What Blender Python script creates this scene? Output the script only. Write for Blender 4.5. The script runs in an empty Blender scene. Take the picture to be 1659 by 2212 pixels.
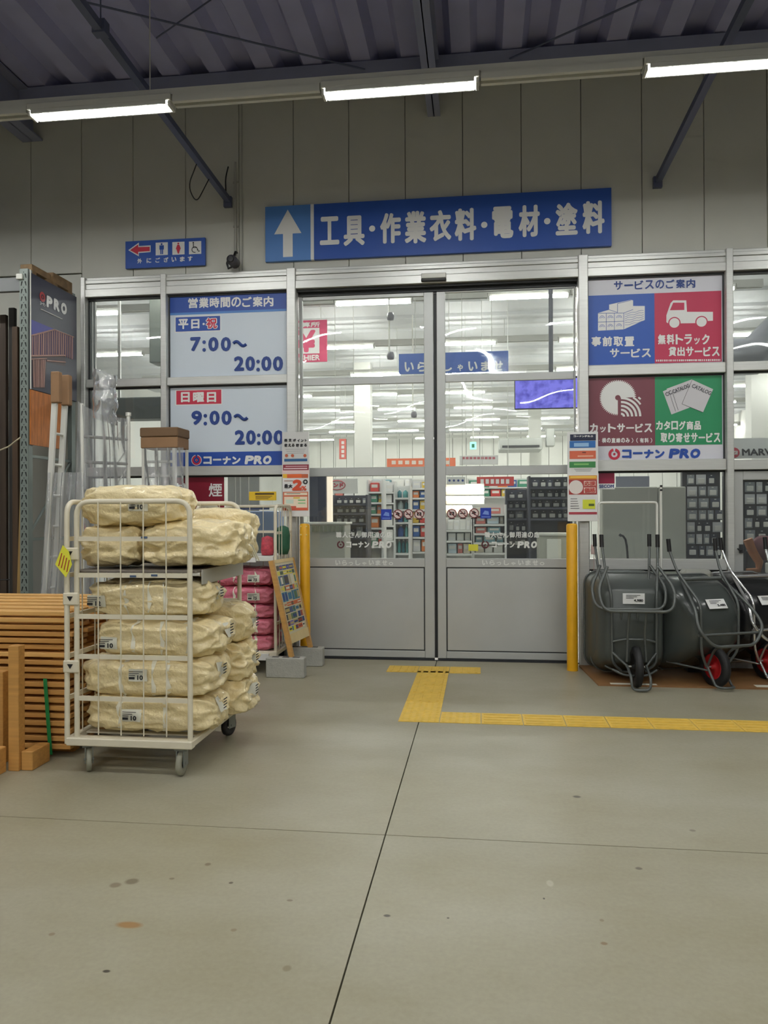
import bpy, bmesh, math, random
from mathutils import Vector, Matrix, noise
random.seed(7)
# ------------------------------------------------------------------ camera
W_, H_ = 1659, 2212
FPX = 1652.43
YAW, PITCH, ROLL = math.radians(7.1654782), math.radians(0.21763215), math.radians(-0.23195642)
cy, sy = math.cos(YAW), math.sin(YAW)
Fv = Vector((-sy*math.cos(PITCH), cy*math.cos(PITCH), math.sin(PITCH)))
Rv = Vector((cy, sy, 0)); Uv = Rv.cross(Fv)
R2 = Rv*math.cos(ROLL) + Uv*math.sin(ROLL); U2 = -Rv*math.sin(ROLL) + Uv*math.cos(ROLL)
CAM = Vector((0, 0, 1.6))
sc = bpy.context.scene
cd = bpy.data.cameras.new('camera'); cam = bpy.data.objects.new('camera', cd); sc.collection.objects.link(cam)
m3 = Matrix((R2, U2, -Fv)).transposed()
cam.matrix_world = Matrix.Translation(CAM) @ m3.to_4x4()
cd.sensor_fit = 'HORIZONTAL'; cd.sensor_width = 36; cd.lens = 36*FPX/W_; cd.clip_end = 200
sc.camera = cam
# ------------------------------------------------------------------ world, exposure
wd = bpy.data.worlds.new('world'); sc.world = wd; wd.use_nodes = True
wd.node_tree.nodes['Background'].inputs[0].default_value = (0.55, 0.6, 0.75, 1)
wd.node_tree.nodes['Background'].inputs[1].default_value = 0.02
sc.view_settings.view_transform = 'Standard'; sc.view_settings.look = 'None'
sc.view_settings.exposure = 0.0; sc.view_settings.gamma = 1; sc.view_settings.use_curve_mapping = False
cyc = sc.cycles
cyc.use_denoising = True; cyc.max_bounces = 8; cyc.diffuse_bounces = 4; cyc.glossy_bounces = 3
cyc.transmission_bounces = 4; cyc.transparent_max_bounces = 16; cyc.sample_clamp_indirect = 4.0; cyc.sample_clamp_direct = 0
cyc.caustics_reflective = False; cyc.caustics_refractive = False
TUBE_OUT, TUBE_IN = 94.0, 84.0          # emission strength of the hall's and the shop's tubes

# ------------------------------------------------------------------ helpers
def P(px, py, Y):            # a point of the photograph at depth Y
    d = Fv + R2*((px-W_/2)/FPX) - U2*((py-H_/2)/FPX)
    return CAM + d*(Y/d.y)
def PZ(px, py, z=0.0):       # ... at height z
    d = Fv + R2*((px-W_/2)/FPX) - U2*((py-H_/2)/FPX)
    return CAM + d*((z-1.6)/d.z)
def lin(c):
    o = []
    for v in c[:3]:
        v = v/255.0
        o.append(v/12.92 if v <= 0.04045 else ((v+0.055)/1.055)**2.4)
    return (o[0], o[1], o[2], 1)
MATS = {}
def mat(name, col, rough=0.6, metal=0.0, spec=0.5, noise_amt=0.0, noise_scale=8.0, bump=0.0, bump_scale=40.0,
        stretch=None, emit=0.0, emit_col=None, alpha=1.0, coat=0.0):
    if name in MATS: return MATS[name]
    m = bpy.data.materials.new(name); m.use_nodes = True
    nt = m.node_tree; b = nt.nodes['Principled BSDF']
    c = lin(col)
    b.inputs['Base Color'].default_value = c
    b.inputs['Roughness'].default_value = rough; b.inputs['Metallic'].default_value = metal
    b.inputs['Specular IOR Level'].default_value = spec
    b.inputs['Coat Weight'].default_value = coat
    if alpha < 1: b.inputs['Alpha'].default_value = alpha
    if emit > 0:
        b.inputs['Emission Color'].default_value = lin(emit_col or col); b.inputs['Emission Strength'].default_value = emit
    if noise_amt > 0 or bump > 0:
        tc = nt.nodes.new('ShaderNodeTexCoord'); mp = nt.nodes.new('ShaderNodeMapping')
        nt.links.new(tc.outputs['Object'], mp.inputs[0])
        if stretch: mp.inputs['Scale'].default_value = stretch
    if noise_amt > 0:
        n = nt.nodes.new('ShaderNodeTexNoise'); n.inputs['Scale'].default_value = noise_scale; n.inputs['Detail'].default_value = 5
        nt.links.new(mp.outputs[0], n.inputs['Vector'])
        r = nt.nodes.new('ShaderNodeValToRGB')
        lo = [max(0, v*(1-noise_amt)) for v in c[:3]]; hi = [min(1, v*(1+noise_amt)) for v in c[:3]]
        r.color_ramp.elements[0].position = 0.3; r.color_ramp.elements[1].position = 0.7
        r.color_ramp.elements[0].color = (*lo, 1); r.color_ramp.elements[1].color = (*hi, 1)
        nt.links.new(n.outputs['Fac'], r.inputs[0]); nt.links.new(r.outputs[0], b.inputs['Base Color'])
    if bump > 0:
        n2 = nt.nodes.new('ShaderNodeTexNoise'); n2.inputs['Scale'].default_value = bump_scale; n2.inputs['Detail'].default_value = 4
        nt.links.new(mp.outputs[0], n2.inputs['Vector'])
        bp = nt.nodes.new('ShaderNodeBump'); bp.inputs['Strength'].default_value = bump; bp.inputs['Distance'].default_value = 0.02
        nt.links.new(n2.outputs['Fac'], bp.inputs['Height']); nt.links.new(bp.outputs[0], b.inputs['Normal'])
    MATS[name] = m
    return m
def glass_mat(name, tint=(0.93, 0.96, 0.95), refl=1.0, haze=0.03, wave=0.0, rough=0.02, ior=1.45):
    if name in MATS: return MATS[name]
    m = bpy.data.materials.new(name); m.use_nodes = True; nt = m.node_tree; N = nt.nodes; L = nt.links
    N.remove(N['Principled BSDF']); out = N['Material Output']
    tr = N.new('ShaderNodeBsdfTransparent'); tr.inputs[0].default_value = (*tint, 1)
    gl = N.new('ShaderNodeBsdfGlossy'); gl.inputs['Roughness'].default_value = rough
    df = N.new('ShaderNodeBsdfDiffuse'); df.inputs[0].default_value = (0.75, 0.77, 0.78, 1)
    fr = N.new('ShaderNodeFresnel'); fr.inputs[0].default_value = ior
    mu = N.new('ShaderNodeMath'); mu.operation = 'MULTIPLY'; mu.inputs[1].default_value = refl; mu.use_clamp = True
    m1 = N.new('ShaderNodeMixShader'); m2 = N.new('ShaderNodeMixShader')
    m2.inputs[0].default_value = haze
    L.new(fr.outputs[0], mu.inputs[0]); L.new(mu.outputs[0], m1.inputs[0]); L.new(tr.outputs[0], m1.inputs[1]); L.new(gl.outputs[0], m1.inputs[2])
    L.new(m1.outputs[0], m2.inputs[1]); L.new(df.outputs[0], m2.inputs[2]); L.new(m2.outputs[0], out.inputs[0])
    if wave > 0:
        tc = N.new('ShaderNodeTexCoord'); n = N.new('ShaderNodeTexNoise'); n.inputs['Scale'].default_value = 1.3; n.inputs['Detail'].default_value = 0
        bp = N.new('ShaderNodeBump'); bp.inputs['Strength'].default_value = wave; bp.inputs['Distance'].default_value = 0.12
        L.new(tc.outputs['Object'], n.inputs['Vector']); L.new(n.outputs['Fac'], bp.inputs['Height']); L.new(bp.outputs[0], gl.inputs['Normal'])
    MATS[name] = m
    return m

ROOT = {}                                   # frame of every thing
def thing(name, label, cat, loc=(0, 0, 0), rz=0.0, group=None, kind=None):
    o = bpy.data.objects.new(name, None); sc.collection.objects.link(o)
    o.empty_display_size = 0.1
    o.location = loc; o.rotation_euler = (0, 0, rz)
    if label: o['label'] = label
    if cat: o['category'] = cat
    if group: o['group'] = group
    if kind: o['kind'] = kind
    ROOT[o.name] = Matrix.Translation(Vector(loc)) @ Matrix.Rotation(rz, 4, 'Z')
    return o
def tag(o, label, cat, group=None, kind=None):
    o['label'] = label; o['category'] = cat
    if group: o['group'] = group
    if kind: o['kind'] = kind
    return o
def dup(o, loc=None, rz=None, label=None, group=None, parent=None):
    c = o.copy(); sc.collection.objects.link(c)
    if parent is not None: c.parent = parent
    for ch in list(o.children): dup(ch, parent=c)
    if loc is not None: c.location = loc
    if rz is not None: c.rotation_euler = (0, 0, rz)
    if label: c['label'] = label
    if group: c['group'] = group
    return c

class MB:
    """collects shapes; build() links them as ONE mesh object"""
    def __init__(s): s.v = []; s.f = []; s.mi = []; s.sm = []
    def add(s, vs, fs, mi=0, smooth=False):
        n = len(s.v); s.v += [Vector(v) for v in vs]
        s.f += [tuple(i+n for i in f) for f in fs]; s.mi += [mi]*len(fs); s.sm += [smooth]*len(fs)
        return s
    def box(s, lo, hi, mi=0, bev=0.0, M=None):
        x0, y0, z0 = [min(a, b) for a, b in zip(lo, hi)]; x1, y1, z1 = [max(a, b) for a, b in zip(lo, hi)]
        if bev <= 0:
            vs = [(x0,y0,z0),(x1,y0,z0),(x1,y1,z0),(x0,y1,z0),(x0,y0,z1),(x1,y0,z1),(x1,y1,z1),(x0,y1,z1)]
            fs = [(0,3,2,1),(4,5,6,7),(0,1,5,4),(1,2,6,5),(2,3,7,6),(3,0,4,7)]
        else:
            b = min(bev, (x1-x0)*.49, (y1-y0)*.49, (z1-z0)*.49)
            bm = bmesh.new(); r = bmesh.ops.create_cube(bm, size=1)
            for v in bm.verts: v.co = Vector((x0 if v.co.x < 0 else x1, y0 if v.co.y < 0 else y1, z0 if v.co.z < 0 else z1))
            bmesh.ops.bevel(bm, geom=bm.edges[:], offset=b, segments=1, affect='EDGES', profile=0.5)
            bm.verts.index_update(); vs = [v.co.copy() for v in bm.verts]; fs = [tuple(v.index for v in f.verts) for f in bm.faces]; bm.free()
        if M is not None: vs = [M @ Vector(v) for v in vs]
        return s.add(vs, fs, mi)
    def cbox(s, c, size, mi=0, bev=0.0, M=None):
        return s.box([c[i]-size[i]/2 for i in range(3)], [c[i]+size[i]/2 for i in range(3)], mi, bev, M)
    def tube(s, pts, r, seg=8, mi=0, closed=False, cap=True):
        pts = [Vector(p) for p in pts]; n = len(pts); rings = []
        rad = r if isinstance(r, (list, tuple)) else [r]*n
        up = None
        for i, p in enumerate(pts):
            if closed: t = (pts[(i+1) % n]-pts[i-1]).normalized()
            elif i == 0: t = (pts[1]-p).normalized()
            elif i == n-1: t = (p-pts[-2]).normalized()
            else: t = ((p-pts[i-1]).normalized()+(pts[i+1]-p).normalized()).normalized()
            if up is None:
                a = Vector((0, 0, 1)) if abs(t.z) < 0.9 else Vector((1, 0, 0))
                up = (a-t*a.dot(t)).normalized()
            else:
                up = (up-t*up.dot(t)); up = up.normalized() if up.length > 1e-6 else t.orthogonal().normalized()
            sd = t.cross(up)
            rings.append([p+(up*math.cos(2*math.pi*k/seg)+sd*math.sin(2*math.pi*k/seg))*rad[i] for k in range(seg)])
        vs = [v for rg in rings for v in rg]; fs = []
        m = n if closed else n-1
        for i in range(m):
            a = i*seg; b = ((i+1) % n)*seg
            for k in range(seg): fs.append((a+k, a+(k+1) % seg, b+(k+1) % seg, b+k))
        s.add(vs, fs, mi, True)
        if cap and not closed:
            s.add(rings[0], [tuple(reversed(range(seg)))], mi); s.add(rings[-1], [tuple(range(seg))], mi)
        return s
    def poly(s, pts, depth, mi=0):
        """flat polygon (list of 3D points, one plane) extruded by vector depth"""
        pts = [Vector(p) for p in pts]; d = Vector(depth); n = len(pts)
        vs = pts+[p+d for p in pts]
        fs = [tuple(range(n)), tuple(reversed(range(n, 2*n)))]+[(i, i+n, (i+1) % n+n, (i+1) % n) for i in range(n)]
        return s.add(vs, fs, mi)
    def quad(s, pts, mi=0): return s.add(pts, [(0, 1, 2, 3)], mi)
    def disc(s, c, ax, r, depth, seg=24, mi=0, hole=0.0, a0=0.0, a1=2*math.pi):
        c = Vector(c); ax = Vector(ax).normalized(); u = ax.orthogonal().normalized()
        if abs(ax.y) > .9: u = Vector((1, 0, 0))
        w = ax.cross(u); full = abs(a1-a0-2*math.pi) < 1e-6
        n = seg if full else seg+1
        an = [a0+(a1-a0)*k/seg for k in range(n)]
        if hole > 0:
            vs = []
            for off in (0, depth):
                for rr in (r, hole): vs += [c+ax*off+(u*math.cos(a)+w*math.sin(a))*rr for a in an]
            fs = []
            for k in range(seg):
                j = (k+1) % n if full else k+1
                fs += [(k, j, n+j, n+k), (2*n+k, 3*n+k, 3*n+j, 2*n+j), (k, 2*n+k, 2*n+j, j), (n+k, n+j, 3*n+j, 3*n+k)]
            return s.add(vs, fs, mi)
        vs = [c+(u*math.cos(a)+w*math.sin(a))*r for a in an]
        return s.poly(vs, ax*depth, mi)
    def lathe(s, prof, c=(0, 0, 0), ax='Z', seg=16, mi=0, M=None):
        vs = []; fs = []; n = len(prof)
        for (r, h) in prof:
            for k in range(seg):
                a = 2*math.pi*k/seg; x, y = r*math.cos(a), r*math.sin(a)
                v = Vector((x, y, h)) if ax == 'Z' else (Vector((h, x, y)) if ax == 'X' else Vector((x, h, y)))
                v = v+Vector(c)
                vs.append(M @ v if M is not None else v)
        for i in range(n-1):
            for k in range(seg): fs.append((i*seg+k, i*seg+(k+1) % seg, (i+1)*seg+(k+1) % seg, (i+1)*seg+k))
        return s.add(vs, fs, mi, True)
    def build(s, name, mats, parent=None, local=False, kind=None, label=None, recalc=True):
        if not isinstance(mats, (list, tuple)): mats = [mats]
        vs = s.v
        frame = None
        if parent is not None:
            frame = ROOT.get(parent.name)
            if frame is not None and not local:
                iv = frame.inverted(); vs = [iv @ v for v in vs]
        me = bpy.data.meshes.new(name); me.from_pydata([tuple(v) for v in vs], [], s.f)
        for m in mats: me.materials.append(m)
        me.polygons.foreach_set('material_index', s.mi); me.polygons.foreach_set('use_smooth', s.sm)
        me.update()
        if recalc:
            bm = bmesh.new(); bm.from_mesh(me); bmesh.ops.recalc_face_normals(bm, faces=bm.faces[:]); bm.to_mesh(me); bm.free()
        o = bpy.data.objects.new(name, me); sc.collection.objects.link(o)
        if parent is not None:
            o.parent = parent
            ROOT[o.name] = frame if frame is not None else Matrix.Identity(4)
        else: ROOT[o.name] = Matrix.Identity(4)
        if kind: o['kind'] = kind
        if label: o['label'] = label
        return o
def struct(name, mb, m, parent=None):
    o = mb.build(name, m, parent)
    if parent is None: o['kind'] = 'structure'
    return o
def round_path(pts, r, n=5):
    """polyline with rounded corners"""
    pts = [Vector(p) for p in pts]; out = [pts[0]]
    for i in range(1, len(pts)-1):
        a, b, c = pts[i-1], pts[i], pts[i+1]
        u = (a-b); w = (c-b); rr = min(r, u.length*.45, w.length*.45)
        p0 = b+u.normalized()*rr; p1 = b+w.normalized()*rr
        for k in range(n+1):
            t = k/n; out.append(p0*(1-t)**2+b*2*t*(1-t)+p1*t*t)
    out.append(pts[-1]); return out

# text: glyph outlines -> one thin mesh fitted in a rectangle
TXT = {}
def text_shape(s, bold=0.0, res=3):
    k = (s, bold)
    if k in TXT: return TXT[k]
    cu = bpy.data.curves.new('t', 'FONT'); cu.body = s; cu.size = 1; cu.offset = bold; cu.resolution_u = res; cu.align_x = 'LEFT'
    ob = bpy.data.objects.new('t', cu); sc.collection.objects.link(ob)
    dg = bpy.context.evaluated_depsgraph_get(); ev = ob.evaluated_get(dg); me = ev.to_mesh()
    vs = [v.co.copy() for v in me.vertices]; fs = [tuple(p.vertices) for p in me.polygons]
    ev.to_mesh_clear(); bpy.data.objects.remove(ob); bpy.data.curves.remove(cu)
    TXT[k] = (vs, fs); return vs, fs
def put_text(mb, s, O, ux, uy, bold=0.0, mi=0, keep=False, slant=0.0, lift=0.0015):
    """text s in the parallelogram at origin O (lower left) with edge vectors ux, uy"""
    vs, fs = text_shape(s, 0.0)
    if not vs: return
    O, ux, uy = Vector(O), Vector(ux), Vector(uy); nrm = ux.cross(uy).normalized()
    x0 = min(v.x for v in vs); x1 = max(v.x for v in vs); y0 = min(v.y for v in vs); y1 = max(v.y for v in vs)
    w, h = max(x1-x0, 1e-6), max(y1-y0, 1e-6)
    # heavier strokes: the same outline laid down again in a small ring (round stroke ends)
    r = bold*uy.length*1.0; n = 0 if bold <= 0 else (6 if bold < .02 else 8)
    ofs = [(0, 0)]+[(r*math.cos(2*math.pi*k/n), r*math.sin(2*math.pi*k/n)) for k in range(n)]
    eu, ev = ux.normalized(), uy.normalized()
    iw = max(ux.length-2*r, ux.length*.5)/ux.length; ih = max(uy.length-2*r, uy.length*.5)/uy.length
    for i, (du, dv) in enumerate(ofs):
        out = []
        for v in vs:
            a = (v.x-x0)/w; b = (v.y-y0)/h
            if keep:
                sx = uy.length/h*w/ux.length; a *= sx
            a = (1-iw)/2+a*iw; b = (1-ih)/2+b*ih
            out.append(O+ux*(a+slant*b*uy.length/ux.length)+uy*b+nrm*(lift+i*.00006)+eu*du+ev*dv)
        mb.add(out, fs, mi)
def rect(px0, py0, px1, py1, Y):
    """X0,Z0,X1,Z1 of an axis-aligned rectangle in the plane y=Y from two photo corners (left-top, right-bottom)"""
    a = P(px0, py0, Y); b = P(px1, py1, Y); return a.x, b.z, b.x, a.z
def wtext(mb, s, X0, X1, Z0, Z1, Y, **k):
    put_text(mb, s, (X0, Y, Z0), (X1-X0, 0, 0), (0, 0, Z1-Z0), **k)

# ------------------------------------------------------------------ materials
M_alu = mat('aluminium', (206, 207, 203), .36, .35, noise_amt=.05, noise_scale=3, stretch=(1, 1, 30))
M_alu_dark = mat('aluminium_shadow_gasket', (40, 42, 45), .5)
M_alu_leaf = mat('aluminium_door_leaf', (186, 188, 186), .42, .3, noise_amt=.04, noise_scale=2)
M_panelw = mat('wall_panel_paint', (196, 196, 186), .55, noise_amt=.03, noise_scale=2)
M_ceil = mat('ceiling_deck_paint', (172, 174, 214), .6, noise_amt=.08, noise_scale=1.5)
M_steel = mat('galvanised_steel', (120, 124, 150), .5, .3)
M_white = mat('white_paint', (226, 226, 218), .5)
M_black = mat('black_plastic', (22, 22, 24), .5)
M_blue = mat('sign_blue', (38, 82, 170), .45)
M_lblue = mat('sign_light_blue', (78, 130, 200), .45)
M_swhite = mat('sign_white', (228, 228, 226), .5)
M_red = mat('sign_red', (196, 44, 72), .5)
M_yellow = mat('yellow_paint', (232, 172, 26), .4, noise_amt=.05)
M_glass = glass_mat('door_glass', haze=.035, wave=.2, refl=1.6)
M_glass2 = glass_mat('window_glass', tint=(.9, .93, .93), haze=.05, wave=.15, refl=1.5)
# ------------------------------------------------------------------ floor
def floor_mat():
    m = bpy.data.materials.new('polished_concrete'); m.use_nodes = True; nt = m.node_tree; N = nt.nodes; L = nt.links
    b = N['Principled BSDF']; tc = N.new('ShaderNodeTexCoord')
    def nz(scale, detail, st=(1, 1, 1)):
        mp = N.new('ShaderNodeMapping'); mp.inputs['Scale'].default_value = st; L.new(tc.outputs['Object'], mp.inputs[0])
        n = N.new('ShaderNodeTexNoise'); n.inputs['Scale'].default_value = scale; n.inputs['Detail'].default_value = detail
        n.inputs['Roughness'].default_value = .6
        L.new(mp.outputs[0], n.inputs['Vector']); return n
    n1 = nz(.7, 6, (1, 1.8, 1)); r1 = N.new('ShaderNodeValToRGB'); L.new(n1.outputs['Fac'], r1.inputs[0])
    r1.color_ramp.elements[0].position = .3; r1.color_ramp.elements[0].color = lin((149, 142, 117))
    r1.color_ramp.elements[1].position = .7; r1.color_ramp.elements[1].color = lin((166, 162, 143))
    n2 = nz(45, 3); mx = N.new('ShaderNodeMixRGB'); mx.blend_type = 'OVERLAY'; mx.inputs[0].default_value = .12
    L.new(r1.outputs[0], mx.inputs[1]); L.new(n2.outputs['Fac'], mx.inputs[2]); last = mx.outputs[0]
    # individual stains: (x, y, rx, ry, colour, strength)
    st = []
    def stain(px, py, w, h, col, k):
        a = PZ(px-w/2, py); c = PZ(px+w/2, py); u = PZ(px, py-h/2); d = PZ(px, py+h/2); p = PZ(px, py)
        st.append((p.x, p.y, (c.x-a.x)/2, (u.y-d.y)/2, col, k))
    stain(279, 1998, 60, 15, (150, 112, 66), .9); stain(249, 1912, 26, 12, (96, 80, 58), .6); stain(285, 1904, 30, 14, (92, 82, 60), .7)
    stain(230, 2098, 18, 7, (40, 34, 26), .9); stain(449, 1867, 14, 7, (100, 86, 66), .7); stain(499, 1907, 10, 5, (60, 46, 34), .8)
    stain(371, 1898, 12, 5, (96, 82, 60), .6); stain(626, 1945, 14, 5, (96, 82, 62), .6); stain(620, 2092, 20, 14, (118, 108, 82), .6)
    stain(836, 1978, 16, 6, (66, 60, 54), .9); stain(968, 1983, 6, 4, (66, 60, 50), .8); stain(1175, 1941, 5, 4, (50, 46, 40), .9)
    stain(1380, 1876, 16, 6, (90, 82, 70), .8); stain(1305, 2038, 16, 7, (120, 92, 56), .7); stain(1246, 1721, 18, 5, (60, 56, 48), .8)
    stain(1188, 1908, 16, 14, (190, 186, 170), .5); stain(112, 2018, 14, 8, (120, 100, 74), .6); stain(505, 2009, 14, 7, (124, 108, 82), .6)
    stain(1300, 1988, 10, 6, (120, 106, 80), .6); stain(1496, 1794, 14, 5, (96, 88, 74), .6)
    sp = N.new('ShaderNodeSeparateXYZ'); L.new(tc.outputs['Object'], sp.inputs[0])
    for (x, y, rx, ry, col, k) in st:
        mp = N.new('ShaderNodeMapping'); mp.vector_type = 'POINT'
        mp.inputs['Location'].default_value = (-x/rx, -y/ry, 0); mp.inputs['Scale'].default_value = (1/rx, 1/ry, 0)
        L.new(tc.outputs['Object'], mp.inputs[0])
        ln = N.new('ShaderNodeVectorMath'); ln.operation = 'LENGTH'; L.new(mp.outputs[0], ln.inputs[0])
        mr = N.new('ShaderNodeMapRange'); mr.inputs['From Min'].default_value = .7; mr.inputs['From Max'].default_value = 1.15
        mr.inputs['To Min'].default_value = k; mr.inputs['To Max'].default_value = 0; L.new(ln.outputs['Value'], mr.inputs['Value'])
        mi = N.new('ShaderNodeMixRGB'); mi.inputs[2].default_value = lin(col); L.new(mr.outputs[0], mi.inputs[0]); L.new(last, mi.inputs[1]); last = mi.outputs[0]
    L.new(last, b.inputs['Base Color'])
    n3 = nz(1.3, 4); mr = N.new('ShaderNodeMapRange'); mr.inputs['To Min'].default_value = .34; mr.inputs['To Max'].default_value = .5
    L.new(n3.outputs['Fac'], mr.inputs['Value']); L.new(mr.outputs[0], b.inputs['Roughness'])
    b.inputs['Specular IOR Level'].default_value = .4
    bp = N.new('ShaderNodeBump'); bp.inputs['Strength'].default_value = .05; L.new(n2.outputs['Fac'], bp.inputs['Height']); L.new(bp.outputs[0], b.inputs['Normal'])
    return m
M_floor = floor_mat()
M_dark = mat('joint_shadow_filler', (58, 52, 44), .9)
fl = thing('floor', None, None, kind='structure')
JX, JY = -0.4775, 3.80; g = .0035
XE, YN, YF = 15.0, -13.0, 8.40
for (a, b, c, d) in ((-XE, JX-g, YN, JY-g), (JX+g, XE, YN, JY-g), (-XE, JX-g, JY+g, YF), (JX+g, XE, JY+g, YF)):
    MB().box((a, c, -.12), (b, d, 0)).build('concrete_slab', M_floor, fl)
MB().box((-XE, YN, -.2), (XE, YF, -.125)).build('sub_base', M_dark, fl)
M_infloor = mat('shop_floor_tile', (206, 206, 200), .25, noise_amt=.03, noise_scale=1)
MB().box((-XE, 8.42, -.12), (XE, 36, -.003)).build('shop_floor', M_infloor, fl)
MB().box((-2.4, 8.385, -.1), (1.4, 8.425, .004)).build('door_track', M_alu_dark, fl)

# ------------------------------------------------------------------ tactile paving
T = .32
tp = thing('tactile_paving', 'yellow tactile paving strip of ribbed and dotted tiles turning right before the doors', 'tactile paving', (-.48, 6, 0))
M_tac = mat('tactile_yellow', (228, 190, 80), .55, noise_amt=.08, noise_scale=14)
def tile_mesh(kind):
    mb = MB(); mb.box((-.157, -.157, 0), (.157, .157, .004))
    if kind == 'dot':
        for i in range(6):
            for j in range(6):
                x, y = -.13+.052*i, -.13+.052*j
                mb.lathe([(.014, .004), (.011, .008), (.0, .008)], (x, y, 0), seg=6)
    else:
        for j in range(4):
            y = -.1125+.075*j
            mb.box((-.14, y-.012, .004), (.14, y+.012, .0085), bev=.003)
    return mb
t_dot = tile_mesh('dot').build('tile', M_tac, None); t_bar = tile_mesh('bar').build('tile', M_tac, None)
first = {'dot': t_dot, 'bar': t_bar, 'barv': None}
def put_tile(kind, x, y, rz=0):
    src = t_dot if kind == 'dot' else t_bar
    o = src.copy(); sc.collection.objects.link(o); o.parent = tp
    o.location = (x-tp.location.x, y-tp.location.y, 0.0005); o.rotation_euler = (0, 0, rz)
for k in range(5): put_tile('dot' if k < 2 else 'bar', -.48, 6.05+T*k+(.0 if k else 0), math.pi/2)
put_tile('bar', -.48, 7.65, math.pi/2)
for x in (-.80, -.48, -.16): put_tile('bar', x, 7.90, math.pi/2)
put_tile('dot', -.16, 6.05)
for k in range(17): put_tile('bar', .16+T*k, 6.05)
for o in (t_dot, t_bar): bpy.data.objects.remove(o)

# ------------------------------------------------------------------ ceiling, beams
cl = thing('ceiling', None, None, (0, 0, 6.46), kind='structure')
x = -13.0; pitch = .53; k = 0
while x < 13:                                       # folded roof deck: one trough and one crest per sheet
    mb = MB(); y0, y1 = YN, 8.36
    pr = [(0, 0), (.20, 0), (.27, .13), (.46, .13), (.53, 0)]
    vs = []; fs = []
    for (a, h) in pr: vs += [(x+a, y0, 6.46+h), (x+a, y1, 6.46+h)]
    for i in range(4): fs.append((2*i, 2*i+1, 2*i+3, 2*i+2))
    mb.add(vs, fs); mb.build('deck_sheet', M_ceil, cl, recalc=False)
    x += pitch; k += 1
MB().box((-13, YN, 6.65), (13, 8.5, 6.7)).build('roof_underlay', M_dark, cl)
M_beam = mat('beam_paint', (140, 145, 172), .5)
for i, (X, zb, w) in enumerate(((-5.17, 5.98, .25), (-.48, 5.95, .14), (4.2, 5.95, .2))):
    mb = MB(); h = .46
    mb.box((X-w/2, YN, zb), (X+w/2, 8.35, zb+.018)); mb.box((X-w/2, YN, zb+h-.018), (X+w/2, 8.35, zb+h)); mb.box((X-.006, YN, zb), (X+.006, 8.35, zb+h))
    struct('trim_%d' % (i+1), mb, M_beam)
mb = MB(); mb.box((-13, 8.05, 6.28), (13, 8.3, 6.44)); struct('trim_4', mb, M_beam)
# wall-mounted support rails running back over the lamp row, with their hangers
M_rail = mat('support_rail_paint', (92, 98, 124), .5, .2)
for (X, z, lab, wire) in ((-2.80, 5.15, 'dark support rail reaching the wall between the toilet sign and the long sign', True),
                    (1.87, 5.10, 'dark support rail reaching the wall above the right end of the long sign', False)):
    t = thing('support_rail', lab, 'rail', (X, 8.3, z), group='support rails carrying the lamp rows')
    rise = lambda Y: z+.03*(8.3-Y)
    mb = MB(); mb.poly([(X-.03, 8.34, z-.03), (X+.03, 8.34, z-.03), (X+.03, 8.34, z+.03), (X-.03, 8.34, z+.03)], (0, -11.3, .339)); mb.build('channel', M_rail, t)
    mb = MB(); mb.box((X-.05, 8.30, z-.075), (X+.04, 8.355, z+.04)); mb.build('wall_bracket', M_rail, t)
    for Y in (5.4, 1.9, -1.5):
        zz = rise(Y); mb = MB(); mb.tube([(X, Y, zz+.03), (X, Y, 6.5)], .006, 6); mb.box((X-.05, Y-.04, zz-.04), (X+.05, Y+.04, zz+.06)); mb.build('hanger', M_rail, t)
    if wire:
        mb = MB(); mb.tube(round_path([P(493, 360, 8.3), P(487, 385, 8.3), P(488, 420, 8.28)], .1), .008, 6)
        mb.tube(round_path([(X, 7.35, z-.03), (X-.12, 7.42, z-.22), (X-.1, 7.6, z-.32), (X, 7.7, z-.03)], .12), .006, 6); mb.build('cable', M_black, t)
# sway rods under the deck
for (a, b, lab) in (((165, 0), (830, 160), 'long thin dark sway rod crossing under the roof deck at left'), ((1395, -5), (1050, 150), 'long thin dark sway rod crossing under the roof deck at right')):
    A = P(*a, 6.9 if a[0] < 900 else 6.9); B = P(*b, 8.2)
    A = PZ(*a, 6.28); B = PZ(*b, 6.36)
    mb = MB(); mb.tube([A, B], .011, 6); o = mb.build('sway_rod', M_rail); tag(o, lab, 'rod')
mb = MB(); mb.tube([PZ(455, 0, 6.4), PZ(338, 82, 6.42)], .008, 6); tag(mb.build('sway_rod', M_rail), 'short thin sway rod crossing the long one under the deck at left', 'rod')

# ------------------------------------------------------------------ fluorescent lamps
M_tube_out = mat('lit_tube', (255, 250, 235), .5, emit=TUBE_OUT, emit_col=(252, 253, 250))
M_tube_in = mat('lit_tube_shop', (255, 252, 244), .5, emit=TUBE_IN, emit_col=(255, 252, 245))
M_batten = mat('lamp_batten_white', (206, 206, 200), .45)
LZ = 4.93
def make_lamp(tubemat, cutoff_skirt):
    t = thing('fluorescent_lamp', '', 'lamp', (0, 0, LZ))
    w = .072 if cutoff_skirt else .04
    mb = MB(); mb.box((-.62, -w, .02), (.62, w, .075), bev=.006)
    if cutoff_skirt: mb.box((-.58, -.072, -.011), (.58, -.058, .022)); mb.box((-.58, .058, -.011), (.58, .072, .022))  # skirts added beside the tubes to keep their light off the upper wall
    mb.build('batten', M_batten, t, local=True)
    for s in (-1, 1):
        mb = MB(); mb.tube([(-.585, s*.036, 0), (.585, s*.036, 0)], .0165, 10); mb.build('tube', tubemat, t, local=True)
    for s in (-1, 1):
        mb = MB(); mb.box((s*.59, -.058, -.022), (s*.615, .058, .03), bev=.004); mb.build('socket', M_batten, t, local=True)
    return t
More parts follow.
